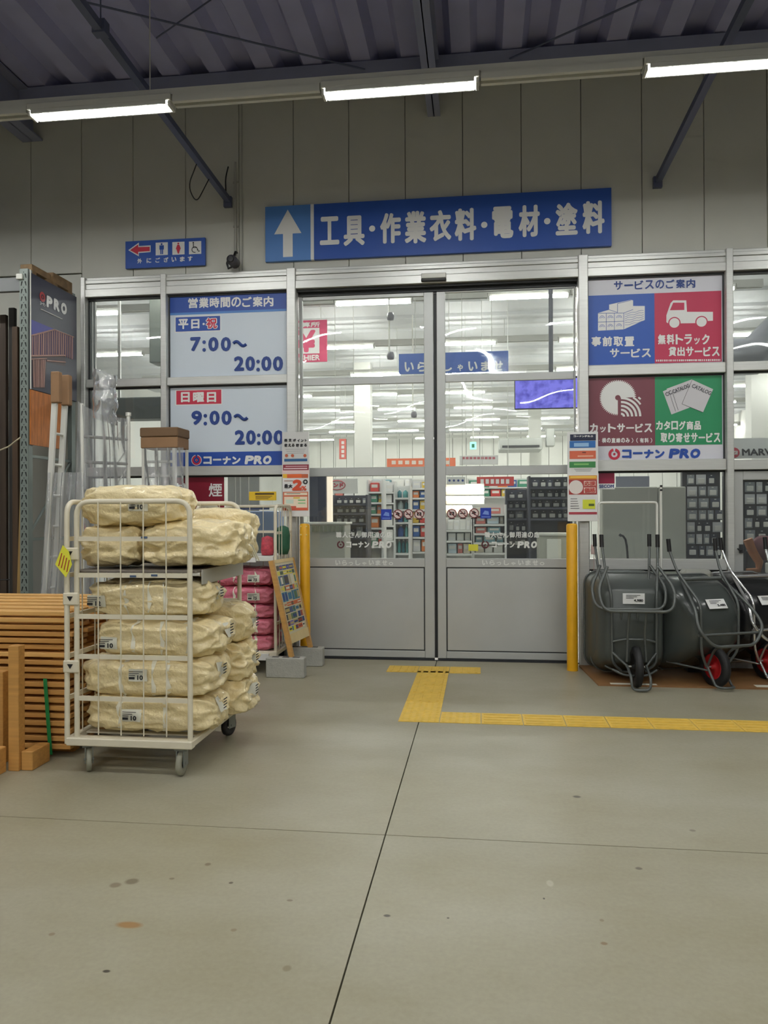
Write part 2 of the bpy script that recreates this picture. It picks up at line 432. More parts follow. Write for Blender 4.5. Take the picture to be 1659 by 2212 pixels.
def mk_rail(name, X0, X1, Y, z, lab, grp, lamps=()):
    t = thing(name, lab, 'lamp rail', ((X0+X1)/2, Y, z), group=grp)
    mb = MB(); mb.box((X0, Y-.045, z+.075), (X1, Y+.045, z+.125)); mb.build('upper_channel', M_batten, t)
    for k in range(4):
        x = X0+(X1-X0)*(.08+.28*k); mb = MB(); mb.tube([(x, Y, z+.12), (x, Y, 5.42 if Y > 9 else 6.5)], .005, 5); mb.build('hanger', M_batten, t)
    xs = [X0]+[v for x in sorted(lamps) for v in (x-.63, x+.63)]+[X1]
    for i in range(0, len(xs), 2):
        if xs[i+1]-xs[i] > .05:
            for y in (-.055, .02): MB().box((xs[i], Y+y, z+.01), (xs[i+1], Y+y+.035, z+.06)).build('lower_channel', M_batten, t)
            MB().box((xs[i], Y-.05, z+.06), (xs[i+1], Y+.05, z+.076)).build('channel_web', M_batten, t)
    return t
lamp_o = make_lamp(M_tube_out, True); lamp_i = make_lamp(M_tube_in, False)
rail_gap = .006
used = {'o': False, 'i': False}
def put_lamp(src, key, x, y, z, lab, grp):
    if not used[key]:
        used[key] = True; o = src; o.location = (x, y, z); o['label'] = lab; o['group'] = grp
    else: o = dup(src, (x, y, z), None, lab, grp)
    return o
WORD = ['first', 'second', 'third', 'fourth', 'fifth', 'sixth', 'seventh', 'eighth', 'ninth', 'tenth']
xs0 = [-3.08, -.61, 1.85]
for nm, x in zip(('left', 'middle', 'right'), xs0):
    put_lamp(lamp_o, 'o', x, 5.95, LZ, 'lit twin tube batten lamp, %s of the three big lamps over the entrance' % nm, 'big lamps over the entrance')
for x in (-5.54, 4.31, -8.0, 6.77):
    put_lamp(lamp_o, 'o', x, 5.95, LZ, 'lit lamp of the entrance row out of the picture, %s' % {-5.54: 'next to its left edge', 4.31: 'next to its right edge', -8.0: 'far to the left', 6.77: 'far to the right'}[x], 'entrance row lamps out of view')
for r, Y in enumerate((2.9, -.15, -3.2, -6.2, -9.2)):
    for k in range(5):
        put_lamp(lamp_o, 'o', -5.5+2.46*k+(1.2 if r % 2 else 0), Y, LZ, 'lit lamp behind the viewer, %s row back, %s from the left' % (WORD[r], WORD[k]), 'hall lamps behind the viewer')
mk_rail('lamp_rail', -9.5, 9.5, 5.95, LZ, 'long white double lamp rail across the picture above the blue sign', 'lamp rails of the hall', xs0+[-5.54, 4.31, -8.0, 6.77])
for r, Y in enumerate((2.9, -.15, -3.2, -6.2, -9.2)): mk_rail('lamp_rail', -7, 7, Y, LZ, 'long white lamp rail behind the viewer, %s row back' % WORD[r], 'lamp rails of the hall', [-5.5+2.46*k+(1.2 if r % 2 else 0) for k in range(5)])
# shop side: eight rows
rows = [(8.74, -1.2), (11.9, -1.65), (15., -2.68), (18., -2.45), (21., -2.85), (24., -2.6), (27.1, -2.3), (30.2, -3.0), (33.3, -2.2)]
for r, (Y, x0) in enumerate(rows):
    lo, hi = (-Y*.62), (Y*.42)
    xs = [x0+2.4*k for k in range(-9, 9) if max(lo, -9.3) < x0+2.4*k < min(hi, 9.1)]
    for j, x in enumerate(xs):
        put_lamp(lamp_i, 'i', x, Y, LZ, 'lit tube lamp in the shop, %s row behind the glass, %s from the left' % (WORD[r], WORD[j]), 'shop ceiling lamps')
    mk_rail('lamp_rail', min(xs)-1, max(xs)+1, Y, LZ, 'white lamp rail of the %s lamp row inside the shop' % WORD[r], 'lamp rails of the shop', xs)

# ------------------------------------------------------------------ walls
Y0 = 8.36
Z_HT, Z_HB = 4.34, 4.112
wf = thing('wall_front', None, None, (0, Y0, 0), kind='structure')
k = -16; PW = .628
XL = P(187, 700, Y0).x
for k in range(-13, 14):
    xa = -.172+PW*k+.003; xb = xa+PW-.006
    if xa < XL-.05:                                  # left of the shop front: upper and lower pieces
        xe = min(xb, XL-.02)
        MB().box((xa, Y0-.012, 4.42), (xb, Y0+.06, 6.5), bev=.004).build('panel', M_panelw, wf)
        MB().box((xa, Y0-.012, 0), (xe, Y0+.06, 4.405), bev=.004).build('panel', M_panelw, wf)
    else:
        MB().box((xa, Y0-.012, Z_HT+.01), (xb, Y0+.06, 6.5), bev=.004).build('panel', M_panelw, wf)
MB().box((-9, Y0+.02, Z_HT), (9, Y0+.2, 6.5)).build('panel_backing', M_dark, wf)
MB().box((-9, Y0+.02, 0), (XL-.02, Y0+.2, Z_HT)).build('panel_backing', M_dark, wf)
# shop shell
M_inwall = mat('shop_wall', (222, 222, 216), .6)
M_inceil = mat('shop_ceiling_deck', (204, 206, 208), .6)
for side, X in (('left', -10.0), ('right', 9.8)):
    struct('wall_%s' % side, MB().box((X-.1, 8.6, 0), (X+.1, 36, 5.45)), M_inwall)
wb = thing('wall_back', None, None, (0, 36, 0), kind='structure')
for k in range(-16, 16): MB().box((k*.63+.01, 35.9, 0), (k*.63+.62, 36, 5.45)).build('panel', M_inwall, wb)
MB().box((-10.2, 36.02, 0), (10, 36.1, 5.45)).build('panel_backing', M_alu_dark, wb)
ic = thing('ceiling', None, None, (0, 20, 5.4), kind='structure')
for k in range(0, 27):
    a = 8.6+k*1.02
    mb = MB(); pr = [(0, 0), (.6, 0), (.66, .05), (.96, .05), (1.02, 0)]; vs = []; fs = []
    for (q, h) in pr: vs += [(-10, a+q, 5.4+h), (9.8, a+q, 5.4+h)]
    for i in range(4): fs.append((2*i, 2*i+1, 2*i+3, 2*i+2))
    mb.add(vs, fs).build('deck_sheet', M_inceil, ic, recalc=False)
MB().box((-10, 8.5, 5.5), (9.8, 36, 5.6)).build('roof_underlay', M_dark, ic)
struct('trim_5', MB().box((-10, 8.56, 4.2), (9.8, 8.6, 5.45)), M_inwall)
for i, (X, Y) in enumerate(((-2.9, 19.0), (1.9, 27.0), (-7.4, 19.), (6.5, 19.0))):
    struct('trim_%d' % (6+i), MB().box((X-.2, Y-.2, 0), (X+.2, Y+.2, 5.4)), M_inwall)
struct('wall_rear', MB().box((-XE, YN-.2, 0), (XE, YN, 6.6)), mat('hall_rear_wall', (120, 122, 124), .7))
struct('wall_hall_left', MB().box((-XE+1.8, YN, 0), (-XE+2, 8.3, 6.6)), mat('hall_rear_wall', (120, 122, 124), .7))
struct('wall_hall_right', MB().box((XE-2, YN, 0), (XE-1.8, 8.3, 6.6)), mat('hall_rear_wall', (120, 122, 124), .7))

# ------------------------------------------------------------------ shop front frame
def X_(px, py=800): return P(px, py, Y0).x
posts = [(X_(183.5), X_(192.5)), (X_(354.3), X_(366)), (X_(624), X_(643)), (X_(1248), X_(1268.5)), (X_(1563.7), X_(1578.5)), (X_(1879), X_(1900)), (X_(2150), X_(2170))]
hd = thing('trim_10', None, None, (0, Y0, Z_HB), kind='structure')
XR = posts[-1][1]
for (a, b, y) in ((4.112, 4.20, -.085), (4.203, 4.262, -.07), (4.265, 4.305, -.078), (4.307, 4.338, -.06)):
    MB().box((XL, Y0+y, a), (XR, Y0+.05, b), bev=.004).build('header_profile', M_alu, hd)
MB().box((XL, Y0-.0595, 4.11), (XR, Y0-.055, 4.33)).build('groove', M_alu_dark, hd)
MB().box((XL, Y0-.03, 4.09), (XR, Y0+.04, 4.114)).build('gasket', M_alu_dark, hd)  # here a dark strip put in as the shade line under the header
for i, (a, b) in enumerate(posts):
    struct('trim_%d' % (11+i), MB().box((a, Y0-.10, 0), (b, Y0+.06, Z_HT), bev=.006), M_alu)
MB().box((posts[0][0]-.03, Y0-.02, 0), (posts[0][0]-.002, Y0+.05, Z_HT)).build('gasket', M_alu_dark, hd)
R1 = (3.076, 3.168); R2_ = (2.053, 2.158)
R3 = (P(1400, 1230, Y0).z, P(1400, 1207, Y0).z)
def bay(nm, a, b, rails, glass=None, lower=True, mid_dark=False):
    t = thing(nm, None, None, ((a+b)/2, Y0, 0), kind='structure')
    for (z0, z1) in rails:
        MB().box((a+.002, Y0-.075, z0), (b-.002, Y0+.05, z1), bev=.005).build('rail', M_alu, t)
        MB().box((a+.003, Y0-.02, z0-.018), (b-.003, Y0+.03, z0-.001)).build('gasket', M_alu_dark, t)
    for s, x in ((1, a), (-1, b)):
        MB().box((x+s*.002, Y0-.02, .1), (x+s*.014, Y0+.04, 4.09)).build('gasket', M_alu_dark, t)
    zs = [4.10]+[z for r in sorted(rails, reverse=True) for z in (r[1], r[0])]+[.02]
    for i in range(0, len(zs)-1, 2):
        if zs[i]-zs[i+1] < .1: continue
        MB().box((a+.016, Y0+.002, zs[i+1]+.004), (b-.016, Y0+.012, zs[i]-.004)).build('pane', glass or M_glass2, t)
    return t
w1 = bay('window_1', posts[0][1], posts[1][0], [R1, R2_, R3, (.0, .12)])
w2 = bay('window_2', posts[1][1], posts[2][0], [R1, R2_, R3, (.0, .12)])
w3 = bay('window_3', posts[3][1], posts[4][0], [(P(1400, 811, Y0).z, P(1400, 789, Y0).z), (P(1400, 1017.5, Y0).z, P(1400, 994, Y0).z), R3, (.0, .12)])
w4 = bay('window_4', posts[4][1], posts[5][0], [(P(1620, 802.5, Y0).z, P(1620, 783, Y0).z), (P(1620, 1015, Y0).z, P(1620, 994, Y0).z), (.0, .12)])
w5 = bay('window_5', posts[5][1], posts[6][0], [R1, R2_, R3, (.0, .12)])
# slim upright frame seen inside window_1
a = X_(196); MB().box((a, Y0+.015, .12), (a+.012, Y0+.05, 4.09)).build('inner_frame', M_alu, w1)
a = X_(200.5); MB().box((a, Y0+.015, .12), (a+.022, Y0+.05, 4.09)).build('inner_frame', M_alu, w1)
# swing door leaf frame in window_4
MB().box((posts[4][1]+.01, Y0-.04, .1), (X_(1601), Y0+.03, P(1620, 1018, Y0).z), bev=.005).build('leaf_stile', M_alu_leaf, w4)
MB().box((X_(1601), Y0-.04, P(1620, 1037, Y0).z), (posts[5][0]-.02, Y0+.03, P(1620, 1018, Y0).z), bev=.005).build('leaf_rail', M_alu_leaf, w4)
mb = MB(); q = P(1597, 1188, Y0); mb.box((q.x-.015, Y0-.06, q.z-.03), (q.x+.02, Y0-.04, q.z+.06)); mb.tube([(q.x, Y0-.06, q.z), (q.x-.03, Y0-.1, q.z), (q.x-.05, Y0-.1, q.z+.02)], .008, 6); mb.build('door_handle', M_alu_dark, w4)

# ------------------------------------------------------------------ sliding doors
YD = 8.43
dz = lambda py: P(930, py, YD).z
dt = thing('door_1', None, None, (-.5, YD, 0), kind='structure')
MB().box((X_(643), YD-.03, 4.055), (X_(1248), YD+.04, 4.10)).build('shadow_gap_strip', M_alu_dark, dt)  # dark strip painted in for the shadow gap above the leaves
def leaf(n, px0, px1, gx0, gx1):
    x0, x1 = P(px0, 1000, YD).x, P(px1, 1000, YD).x; g0, g1 = P(gx0, 1000, YD).x, P(gx1, 1000, YD).x
    t = thing('door_%d' % n, None, None, ((x0+x1)/2, YD, 0), kind='structure')
    zt = 4.05; zb = .025
    zz = [P(780, 646, YD).z if n == 2 else P(1100, 628, YD).z]
    za = zz[0]
    r1 = (P(930, 827, YD).z, P(930, 811, YD).z); r2 = (P(930, 1027, YD).z, P(930, 1008, YD).z)
    r3 = (P(930, 1225, YD).z, P(930, 1206, YD).z); zp = P(930, 1406, YD).z
    for (a, b) in ((x0, g0), (g1, x1)): MB().box((a, YD-.022, zb), (b, YD+.022, zt), bev=.004).build('stile', M_alu_leaf, t)
    for (a, b) in ((za, zt), r1, r2, r3, (zb, zp)): MB().box((g0, YD-.018, a), (g1, YD+.018, b), bev=.004).build('leaf_rail', M_alu_leaf, t)
    for (a, b) in ((r1[1], za), (r2[1], r1[0]), (r3[1], r2[0])): MB().box((g0, YD-.004, a), (g1, YD+.004, b)).build('pane', M_glass, t)
    MB().box((g0+.012, YD-.012, zp+.012), (g1-.012, YD+.012, r3[0]-.012), bev=.003).build('kick_panel', M_alu_leaf, t)
    MB().box((g0, YD-.006, zp), (g1, YD+.006, r3[0])).build('gasket', M_alu_dark, t)
    MB().box((x0, YD-.018, .0045), (x1, YD+.018, zb)).build('bottom_seal', M_alu_dark, t)
    return t
d2 = leaf(2, 648, 937.5, 655, 917); d3 = leaf(3, 944.5, 1244, 963, 1240)
MB().box((P(937.5, 1000, YD).x, YD+.03, .02), (P(944.5, 1000, YD).x, YD+.04, 4.05)).build('meeting_gap', M_alu_dark, dt)
# motion sensor over the doors
t = thing('motion_sensor', 'flat silver and black motion sensor on the header above the sliding doors', 'sensor', (P(937, 600, 8.27).x, 8.27, P(937, 600, 8.27).z))
X0, Z0, X1, Z1 = rect(910, 592, 964, 607, 8.27)
MB().box((X0, 8.24, Z0+.03), (X1, 8.275, Z1), bev=.008).build('cover', M_white, t)
MB().box((X0, 8.238, Z0), (X1, 8.275, Z0+.03), bev=.006).build('lens_strip', M_black, t)

# ------------------------------------------------------------------ overhead signs
YS = 8.30
t = thing('direction_sign', 'long blue department sign with white characters and an up arrow above the sliding doors', 'sign', (-.5, YS, 4.43))
zb_, zt_ = 4.432, 5.045
xa, xb, xc, xd = P(573, 500, YS).x, P(671, 500, YS).x, P(678, 500, YS).x, P(1321, 470, YS).x
MB().box((xa, YS, zb_), (xb, YS+.045, zt_)).build('arrow_panel', M_lblue, t)
MB().box((xb, YS-.002, zb_), (xc, YS+.045, zt_)).build('divider', M_swhite, t)
MB().box((xc, YS, zb_), (xd, YS+.045, zt_)).build('board', M_blue, t)
cx = (xa+xb)/2; z0 = P(622, 555, YS).z; z1 = P(622, 453, YS).z; zs_ = P(622, 505, YS).z; hw = .155; sw = .055
mb = MB(); mb.poly([(cx-sw, YS-.001, z0), (cx+sw, YS-.001, z0), (cx+sw, YS-.001, zs_), (cx+hw, YS-.001, zs_), (cx, YS-.001, z1), (cx-hw, YS-.001, zs_), (cx-sw, YS-.001, zs_)], (0, -.002, 0)); mb.build('arrow', M_swhite, t)
mb = MB()
for (ch, p0, p1, ty, by) in (('工', 691, 733, 468, 529), ('具', 742, 788, 466, 531), ('作', 821, 866, 460, 526), ('業', 874, 921, 456, 526), ('衣', 928, 975, 454, 521), ('料', 982, 1029, 450, 520),
                             ('電', 1063, 1109, 446, 515), ('材', 1120, 1166, 443, 512), ('塗', 1200, 1248, 438, 508), ('料', 1258, 1306, 434, 505)):
    A = P(p0, (ty+by)/2, YS); B = P(p1, (ty+by)/2, YS); zt = P((p0+p1)/2, ty, YS).z; zb = P((p0+p1)/2, by, YS).z
    wtext(mb, ch, A.x, B.x, zb, zt, YS-.002, bold=.036)
for px, py in ((804, 494), (1046, 486), (1182, 478)):
    c = P(px, py, YS); mb.disc((c.x, YS-.003, c.z), (0, 1, 0), .034, -.001, 16)
mb.build('lettering', M_swhite, t)

t = thing('toilet_sign', 'small blue toilet sign with red arrow and three pictograms left of the camera', 'sign', (-3.54, YS, 4.43))
xa, xb, zb, zt = -4.011, -3.066, 4.428, 4.738
MB().box((xa, YS, zb), (xb, YS+.03, zt)).build('board', M_blue, t)
def TP(px, py): return P(px, py, YS)
mb = MB(); arrow = [(278, 540), (299, 526), (299, 533), (325, 532.5), (325, 544), (299, 546), (299, 553)]
def flat(mb, pts, Y, d=-.001, mi=0):
    q = [(P(a, b, Y).x, Y, P(a, b, Y).z) for a, b in pts]; mb.poly(q, (0, d, 0), mi)
pts = [(277, 540.5), (300, 524), (300, 531.5), (325.5, 530), (325.5, 544.5), (300, 546.5), (300, 554)]
flat(mb, pts, YS-.001, -.001, 0)
pts = [(281, 540.5), (298.5, 528), (298.5, 534), (323.5, 533), (323.5, 542.5), (298.5, 544), (298.5, 550)]
flat(mb, pts, YS-.0025, -.001, 1)
mb.build('arrow', [M_swhite, M_red], t)
for i, px in enumerate((349.5, 385.5, 421.5)):
    c = TP(px, 537.5-i*1.2); mb = MB(); h = .072
    mb.box((c.x-h, YS-.002, c.z-h), (c.x+h, YS, c.z+h), 0)
    Yq = YS-.004
    if i < 2:
        col = 1
        mb.disc((c.x, Yq, c.z+.052), (0, 1, 0), .011, -.001, 12, col)
        if i == 0:
            mb.box((c.x-.026, Yq-.001, c.z-.01), (c.x+.026, Yq, c.z+.038), col); mb.box((c.x-.016, Yq-.001, c.z-.062), (c.x-.003, Yq, c.z-.01), col); mb.box((c.x+.003, Yq-.001, c.z-.062), (c.x+.016, Yq, c.z-.01), col)
        else:
            mb.poly([(c.x-.012, Yq, c.z+.038), (c.x+.012, Yq, c.z+.038), (c.x+.03, Yq, c.z-.01), (c.x-.03, Yq, c.z-.01)], (0, -.001, 0), col)
            mb.poly([(c.x-.022, Yq, c.z-.01), (c.x+.022, Yq, c.z-.01), (c.x+.006, Yq, c.z-.062), (c.x-.006, Yq, c.z-.062)], (0, -.001, 0), col)
    else:
        mb.disc((c.x-.02, Yq, c.z+.056), (0, 1, 0), .009, -.001, 12, 1)
        mb.disc((c.x-.004, Yq, c.z-.022), (0, 1, 0), .036, -.001, 18, 1, hole=.028, a0=math.pi*.4, a1=math.pi*2.1)
        mb.tube([(c.x-.02, Yq, c.z+.045), (c.x-.018, Yq, c.z), (c.x+.022, Yq, c.z-.002), (c.x+.042, Yq, c.z-.045), (c.x+.056, Yq, c.z-.038)], .0045, 5, 1)
    mb.build('pictogram', [M_swhite, (M_blue, M_red, M_black)[i]], t)
mb = MB(); A = TP(299, 571); B = TP(414, 564)
for ch, x in zip('外にございます', [302, 322, 341, 359, 376, 394, 411]):
    c = TP(x, 564-(x-300)*.045); wtext(mb, ch, c.x-.028, c.x+.028, c.z-.028, c.z+.028, YS-.002, bold=.04)
mb.build('lettering', M_swhite, t)

# security camera and conduit
t = thing('security_camera', 'small dark security camera hanging at the end of the conduit left of the long sign', 'camera', (P(503, 565, 8.28).x, 8.25, P(503, 565, 8.28).z))
c = P(505, 566, 8.22)
mb = MB(); mb.lathe([(0, -.1), (.05, -.1), (.058, -.06), (.058, .05), (.03, .08), (0, .08)], c, ax='Y', seg=14); mb.build('camera_body', mat('camera_grey', (62, 60, 66), .4), t)
mb = MB(); mb.lathe([(.03, -.115), (.036, -.105), (.036, -.09)], c, ax='Y', seg=14); mb.disc((c.x, c.y-.112, c.z), (0, 1, 0), .03, .01, 14); mb.build('lens', M_black, t)
mb = MB(); mb.tube([(c.x, c.y, c.z+.055), (c.x+.01, c.y+.03, c.z+.12), (c.x+.01, 8.3, c.z+.13)], .014, 8); mb.build('arm', M_black, t)
mb = MB(); mb.tube([(c.x-.05, c.y-.02, c.z+.04), (c.x-.07, c.y-.02, c.z-.02), (c.x-.055, c.y-.02, c.z-.075), (c.x-.02, c.y-.02, c.z-.06)], .014, 8); mb.build('cable', M_black, t)
mb = MB(); a = P(507, 350, 8.32); b = P(508.5, 552, 8.32); mb.tube([(b.x, 8.325, a.z), (b.x, 8.325, b.z)], .014, 8); mb.tube([(b.x+.075, 8.335, 6.3), (b.x+.075, 8.335, 4.36)], .007, 6)
for z in (5.35, 4.85): mb.box((b.x-.03, 8.33, z), (b.x+.03, 8.346, z+.02))
tag(mb.build('conduit', mat('conduit_grey', (176, 176, 168), .5)), 'thin vertical grey conduit on the wall leading down to the security camera', 'conduit')
mb = MB(); a = P(478, 545, 8.3)
# ------------------------------------------------------------------ boards in the windows
def wt(mb, s, x0, x1, ty, by, Y, **k):          # text in a photo rectangle of the plane y=Y
    c = (x0+x1)/2; A = P(x0, (ty+by)/2, Y); B = P(x1, (ty+by)/2, Y)
    wtext(mb, s, A.x, B.x, P(c, by, Y).z, P(c, ty, Y).z, Y, **k)
def wbox(mb, x0, x1, ty, by, Y, d=.001, mi=0, bev=0):
    c = (x0+x1)/2; mb.box((P(x0, (ty+by)/2, Y).x, Y-d, P(c, by, Y).z), (P(x1, (ty+by)/2, Y).x, Y, P(c, ty, Y).z), mi, bev)
def logo(mb, px, py, r, Y, mi=0, hole=.58):
    c = P(px, py, Y); R = r*Y/FPX
    mb.disc((c.x, Y, c.z), (0, 1, 0), R, -.002, 28, mi, hole=R*hole, a0=-math.pi*.5+.2, a1=math.pi*1.5-.2)
    mb.disc((c.x, Y, c.z), (0, 1, 0), R*.22, -.002, 12, mi)
M_board = mat('board_pale_blue', (206, 216, 226), .45)
M_navy = mat('text_navy', (28, 60, 132), .5)
M_dblue = mat('band_blue', (28, 72, 160), .45)
YB = Y0-.004
t = thing('opening_hours_board', 'pale blue opening hours board with blue heading, weekday hours 7:00 to 20:00', 'board', (P(495, 720, YB).x, YB, 3.17))
mb = MB(); a, b = posts[1][1]+.015, posts[2][0]-.015
mb.box((a, YB-.006, 3.175), (b, YB, 4.095)); mb.build('board', M_board, t)
mb = MB(); zh = P(495, 672, YB).z; mb.box((a, YB-.009, zh), (b, YB-.0061, 4.095)); mb.build('heading_band', M_dblue, t)
mb = MB(); mb.box((a, YB-.0085, zh-.025), (b, YB-.0061, zh)); mb.build('band_edge', M_lblue, t)
Yt = YB-.0095
mb = MB()
for i, ch in enumerate('営業時間のご案内'):
    x = 417+23.3*i; wt(mb, ch, x-10.5, x+10.5, 655-(x-405)*.022-11, 655-(x-405)*.022+11, Yt, bold=.035)
mb.build('heading', M_swhite, t)
mb = MB(); wbox(mb, 377.5, 477.5, 682, 717, YB-.0062, .001, 0); wbox(mb, 379.5, 475.5, 684, 715, YB-.0075, .001, 1); mb.build('day_label', [M_swhite, M_dblue], t)
mb = MB(); wt(mb, '平', 385, 407, 689, 711, Yt, bold=.045); wt(mb, '日', 413, 431, 689.5, 710, Yt, bold=.045)
c = P(440, 700, Yt); mb.disc((c.x, Yt-.001, c.z), (0, 1, 0), .013, -.001, 12)
wt(mb, '祝', 444, 470.5, 685.5, 711, Yt, bold=.085); mb.build('lettering', M_swhite, t)
mb = MB(); wt(mb, '祝', 446, 468.5, 687, 709.5, Yt-.002, bold=.03); mb.build('lettering', M_red, t)
def digits(mb, s, x0, w, ty, by, Y, bold=.06):
    """clock digits, round and heavy, spaced by hand"""
    for ch, off, ww in s:
        if ch == ':':
            for f in (.36, .9):
                c = P(x0+off, ty+(by-ty)*f, Y); mb.disc((c.x, Y-.001, c.z), (0, 1, 0), .021, -.001, 14)
        elif ch == '~':
            cx = x0+off; pts = [P(cx+14*u, (ty+by)/2-1+4.6*math.sin(u*math.pi*.95), Y) for u in [i/8-1 for i in range(17)]]
            mb.tube([(p.x, Y-.001, p.z) for p in pts], .0175, 6)
        else: wt(mb, ch, x0+off-ww/2, x0+off+ww/2, ty, by, Y, bold=bold)
T7 = [('7', 11.5, 23), (':', 30, 0), ('0', 50, 22), ('0', 77, 22), ('~', 107, 0)]
T9 = [('9', 11.5, 23), (':', 30, 0), ('0', 50, 22), ('0', 76, 22), ('~', 107, 0)]
T20 = [('2', 11, 22), ('0', 35, 21), (':', 52, 0), ('0', 70, 22), ('0', 95, 22)]
mb = MB(); digits(mb, T7, 411, 0, 728, 759, Yt); mb.build('hours', M_navy, t); mb = MB(); digits(mb, T20, 505.5, 0, 769.5, 801.5, Yt); mb.build('hours', M_navy, t)
t = thing('opening_hours_board', 'pale blue opening hours board with red Sunday label and shop name band below', 'board', (P(495, 920, YB).x, YB, 2.16))
mb = MB(); mb.box((a, YB-.006, 2.16), (b, YB, 3.055)); mb.build('board', M_board, t)
mb = MB(); zb1 = P(500, 976, YB).z; mb.box((a, YB-.009, 2.16), (b, YB-.0061, zb1)); mb.build('name_band', M_dblue, t)
mb = MB(); wbox(mb, 379, 480, 841, 875, YB-.0062, .001, 0); wbox(mb, 381, 478, 843, 873, YB-.0075, .001, 1); mb.build('day_label', [M_swhite, M_red], t)
mb = MB()
for ch, x0, x1 in (('日', 391, 410), ('曜', 417, 441), ('日', 447, 467)): wt(mb, ch, x0, x1, 847, 869, Yt, bold=.045)
mb.build('lettering', M_swhite, t)
mb = MB(); digits(mb, T9, 413.5, 0, 887, 918, Yt); mb.build('hours', M_navy, t); mb = MB(); digits(mb, T20, 507, 0, 929, 960.5, Yt); mb.build('hours', M_navy, t)
def shopname(t, x0, x1, x2, x3, ty, by, Y, M):
    mb = MB(); n = 4; w = (x1-x0)/n
    for i, ch in enumerate('コーナン'): wt(mb, ch, x0+w*i+w*.06, x0+w*(i+1)-w*.06, ty+(2 if ch != 'ー' else (by-ty)*.36), by-(0 if ch != 'ー' else (by-ty)*.42), Y, bold=.07 if ch != 'ー' else .22)
    w = (x3-x2)/3
    for i, ch in enumerate('PRO'): wt(mb, ch, x2+w*i, x2+w*(i+1)*.985, ty, by, Y, bold=.085, slant=.16)
    mb.build('shop_name', M, t)
shopname(t, 438, 521, 528, 586, 984, 1003, Yt, M_swhite)
mb = MB(); logo(mb, 424.5, 994, 12, Yt+.001, 0); logo(mb, 424.5, 994, 10.5, Yt-.001, 1, .62); mb.build('emblem', [M_swhite, M_red], t)

# services boards
M_crim = mat('board_crimson', (190, 48, 84), .45); M_brown = mat('board_maroon', (120, 62, 74), .45); M_green = mat('board_green', (36, 140, 92), .45); M_sblue = mat('board_blue', (42, 88, 178), .45)
M_head = mat('board_lavender_white', (216, 216, 224), .45)
def flatp(mb, pts, Y, mi=0, d=.0012):           # polygon given in crop units of the services boards
    mb.poly([(lambda q: (q.x, Y, q.z))(P(1240+u/3.96, 560+v/3.96, Y)) for u, v in pts], (0, -d, 0), mi)
a, b = posts[3][1]+.015, posts[4][0]-.015; xm = P(1414, 800, YB).x
t = thing('services_board', 'services board in the right window, blue timber and crimson truck squares', 'board', (xm, YB, 3.2))
mb = MB(); z0 = P(1400, 788, YB).z-.0; z0 = P(1400, 789, Y0).z+.006
mb.box((a, YB-.006, z0), (b, YB, 4.095)); mb.build('board', M_head, t)
zt = P(1414, 634, YB).z
MB().box((a, YB-.009, z0+.01), (xm, YB-.0061, zt)).build('timber_square', M_sblue, t)
MB().box((xm, YB-.009, z0+.01), (b-.01, YB-.0061, zt)).build('truck_square', M_crim, t)
mb = MB()
for i, ch in enumerate('サービスのご案内'):
    x = 1335.5+22.4*i; y = 617-(x-1330)*.03; wt(mb, ch, x-9.5, x+9.5, y-(9.5 if ch != 'ー' else 2), y+(9.5 if ch != 'ー' else 2), Yt, bold=.03 if ch != 'ー' else .25)
mb.build('heading', M_navy, t)
def line(s, x0, x1, ty, by, bold=.04, w=None):
    n = len(s); mb_w = (x1-x0)/n
    for i, ch in enumerate(s):
        p0, p1 = x0+mb_w*(i+.06), x0+mb_w*(i+.94)
        if ch == 'ー': wt(mb, ch, p0, p1, ty+(by-ty)*.4, ty+(by-ty)*.58, Yt, bold=.22)
        elif ch in 'ッ・': wt(mb, ch, p0+mb_w*.12, p1-mb_w*.12, ty+(by-ty)*.35, by, Yt, bold=bold) if ch == 'ッ' else wt(mb, ch, p0+mb_w*.35, p1-mb_w*.35, ty+(by-ty)*.4, ty+(by-ty)*.6, Yt, bold=.1)
        elif ch in '（）': wt(mb, ch, p0+mb_w*.25, p1-mb_w*.25, ty, by, Yt, bold=.02)
        else: wt(mb, ch, p0, p1, ty, by, Yt, bold=bold)
mb = MB()
line('事前取置', 1276, 1371.5, 727, 748); mb.build('lettering', M_swhite, t); mb = MB(); line('サービス', 1316, 1407.5, 753, 772); mb.build('lettering', M_swhite, t); mb = MB()
line('無料トラック', 1420, 1534, 722, 744); mb.build('lettering', M_swhite, t); mb = MB(); line('貸出サービス', 1443, 1555.5, 749, 769.5); mb.build('lettering', M_swhite, t); mb = MB()
for k in range(34):
    x = 1417+4.15*k; wbox(mb, x, x+random.uniform(2, 3.4), 777-(k*.04), 781-(k*.04), Yt, .0008)
mb.build('small_print', M_swhite, t)
mb = MB(); flatp(mb, [(205, 460), (300, 432), (300, 388), (485, 348), (505, 352), (505, 400), (605, 400), (605, 520), (425, 600), (205, 612)], Yt)
mb.build('timber_picture', M_swhite, t)
mb = MB()
def ln(u0, v0, u1, v1, r=.0022): 
    p, q = P(1240+u0/3.96, 560+v0/3.96, Yt-.002), P(1240+u1/3.96, 560+v1/3.96, Yt-.002); mb.tube([(p.x, Yt-.002, p.z), (q.x, Yt-.002, q.z)], r, 4)
for u in (275, 345, 425): ln(u, 462, u, 606)
ln(205, 538, 425, 530); ln(205, 462, 425, 460); ln(425, 460, 505, 430); ln(372, 380, 372, 455); ln(372, 380, 485, 352); ln(300, 432, 372, 455)
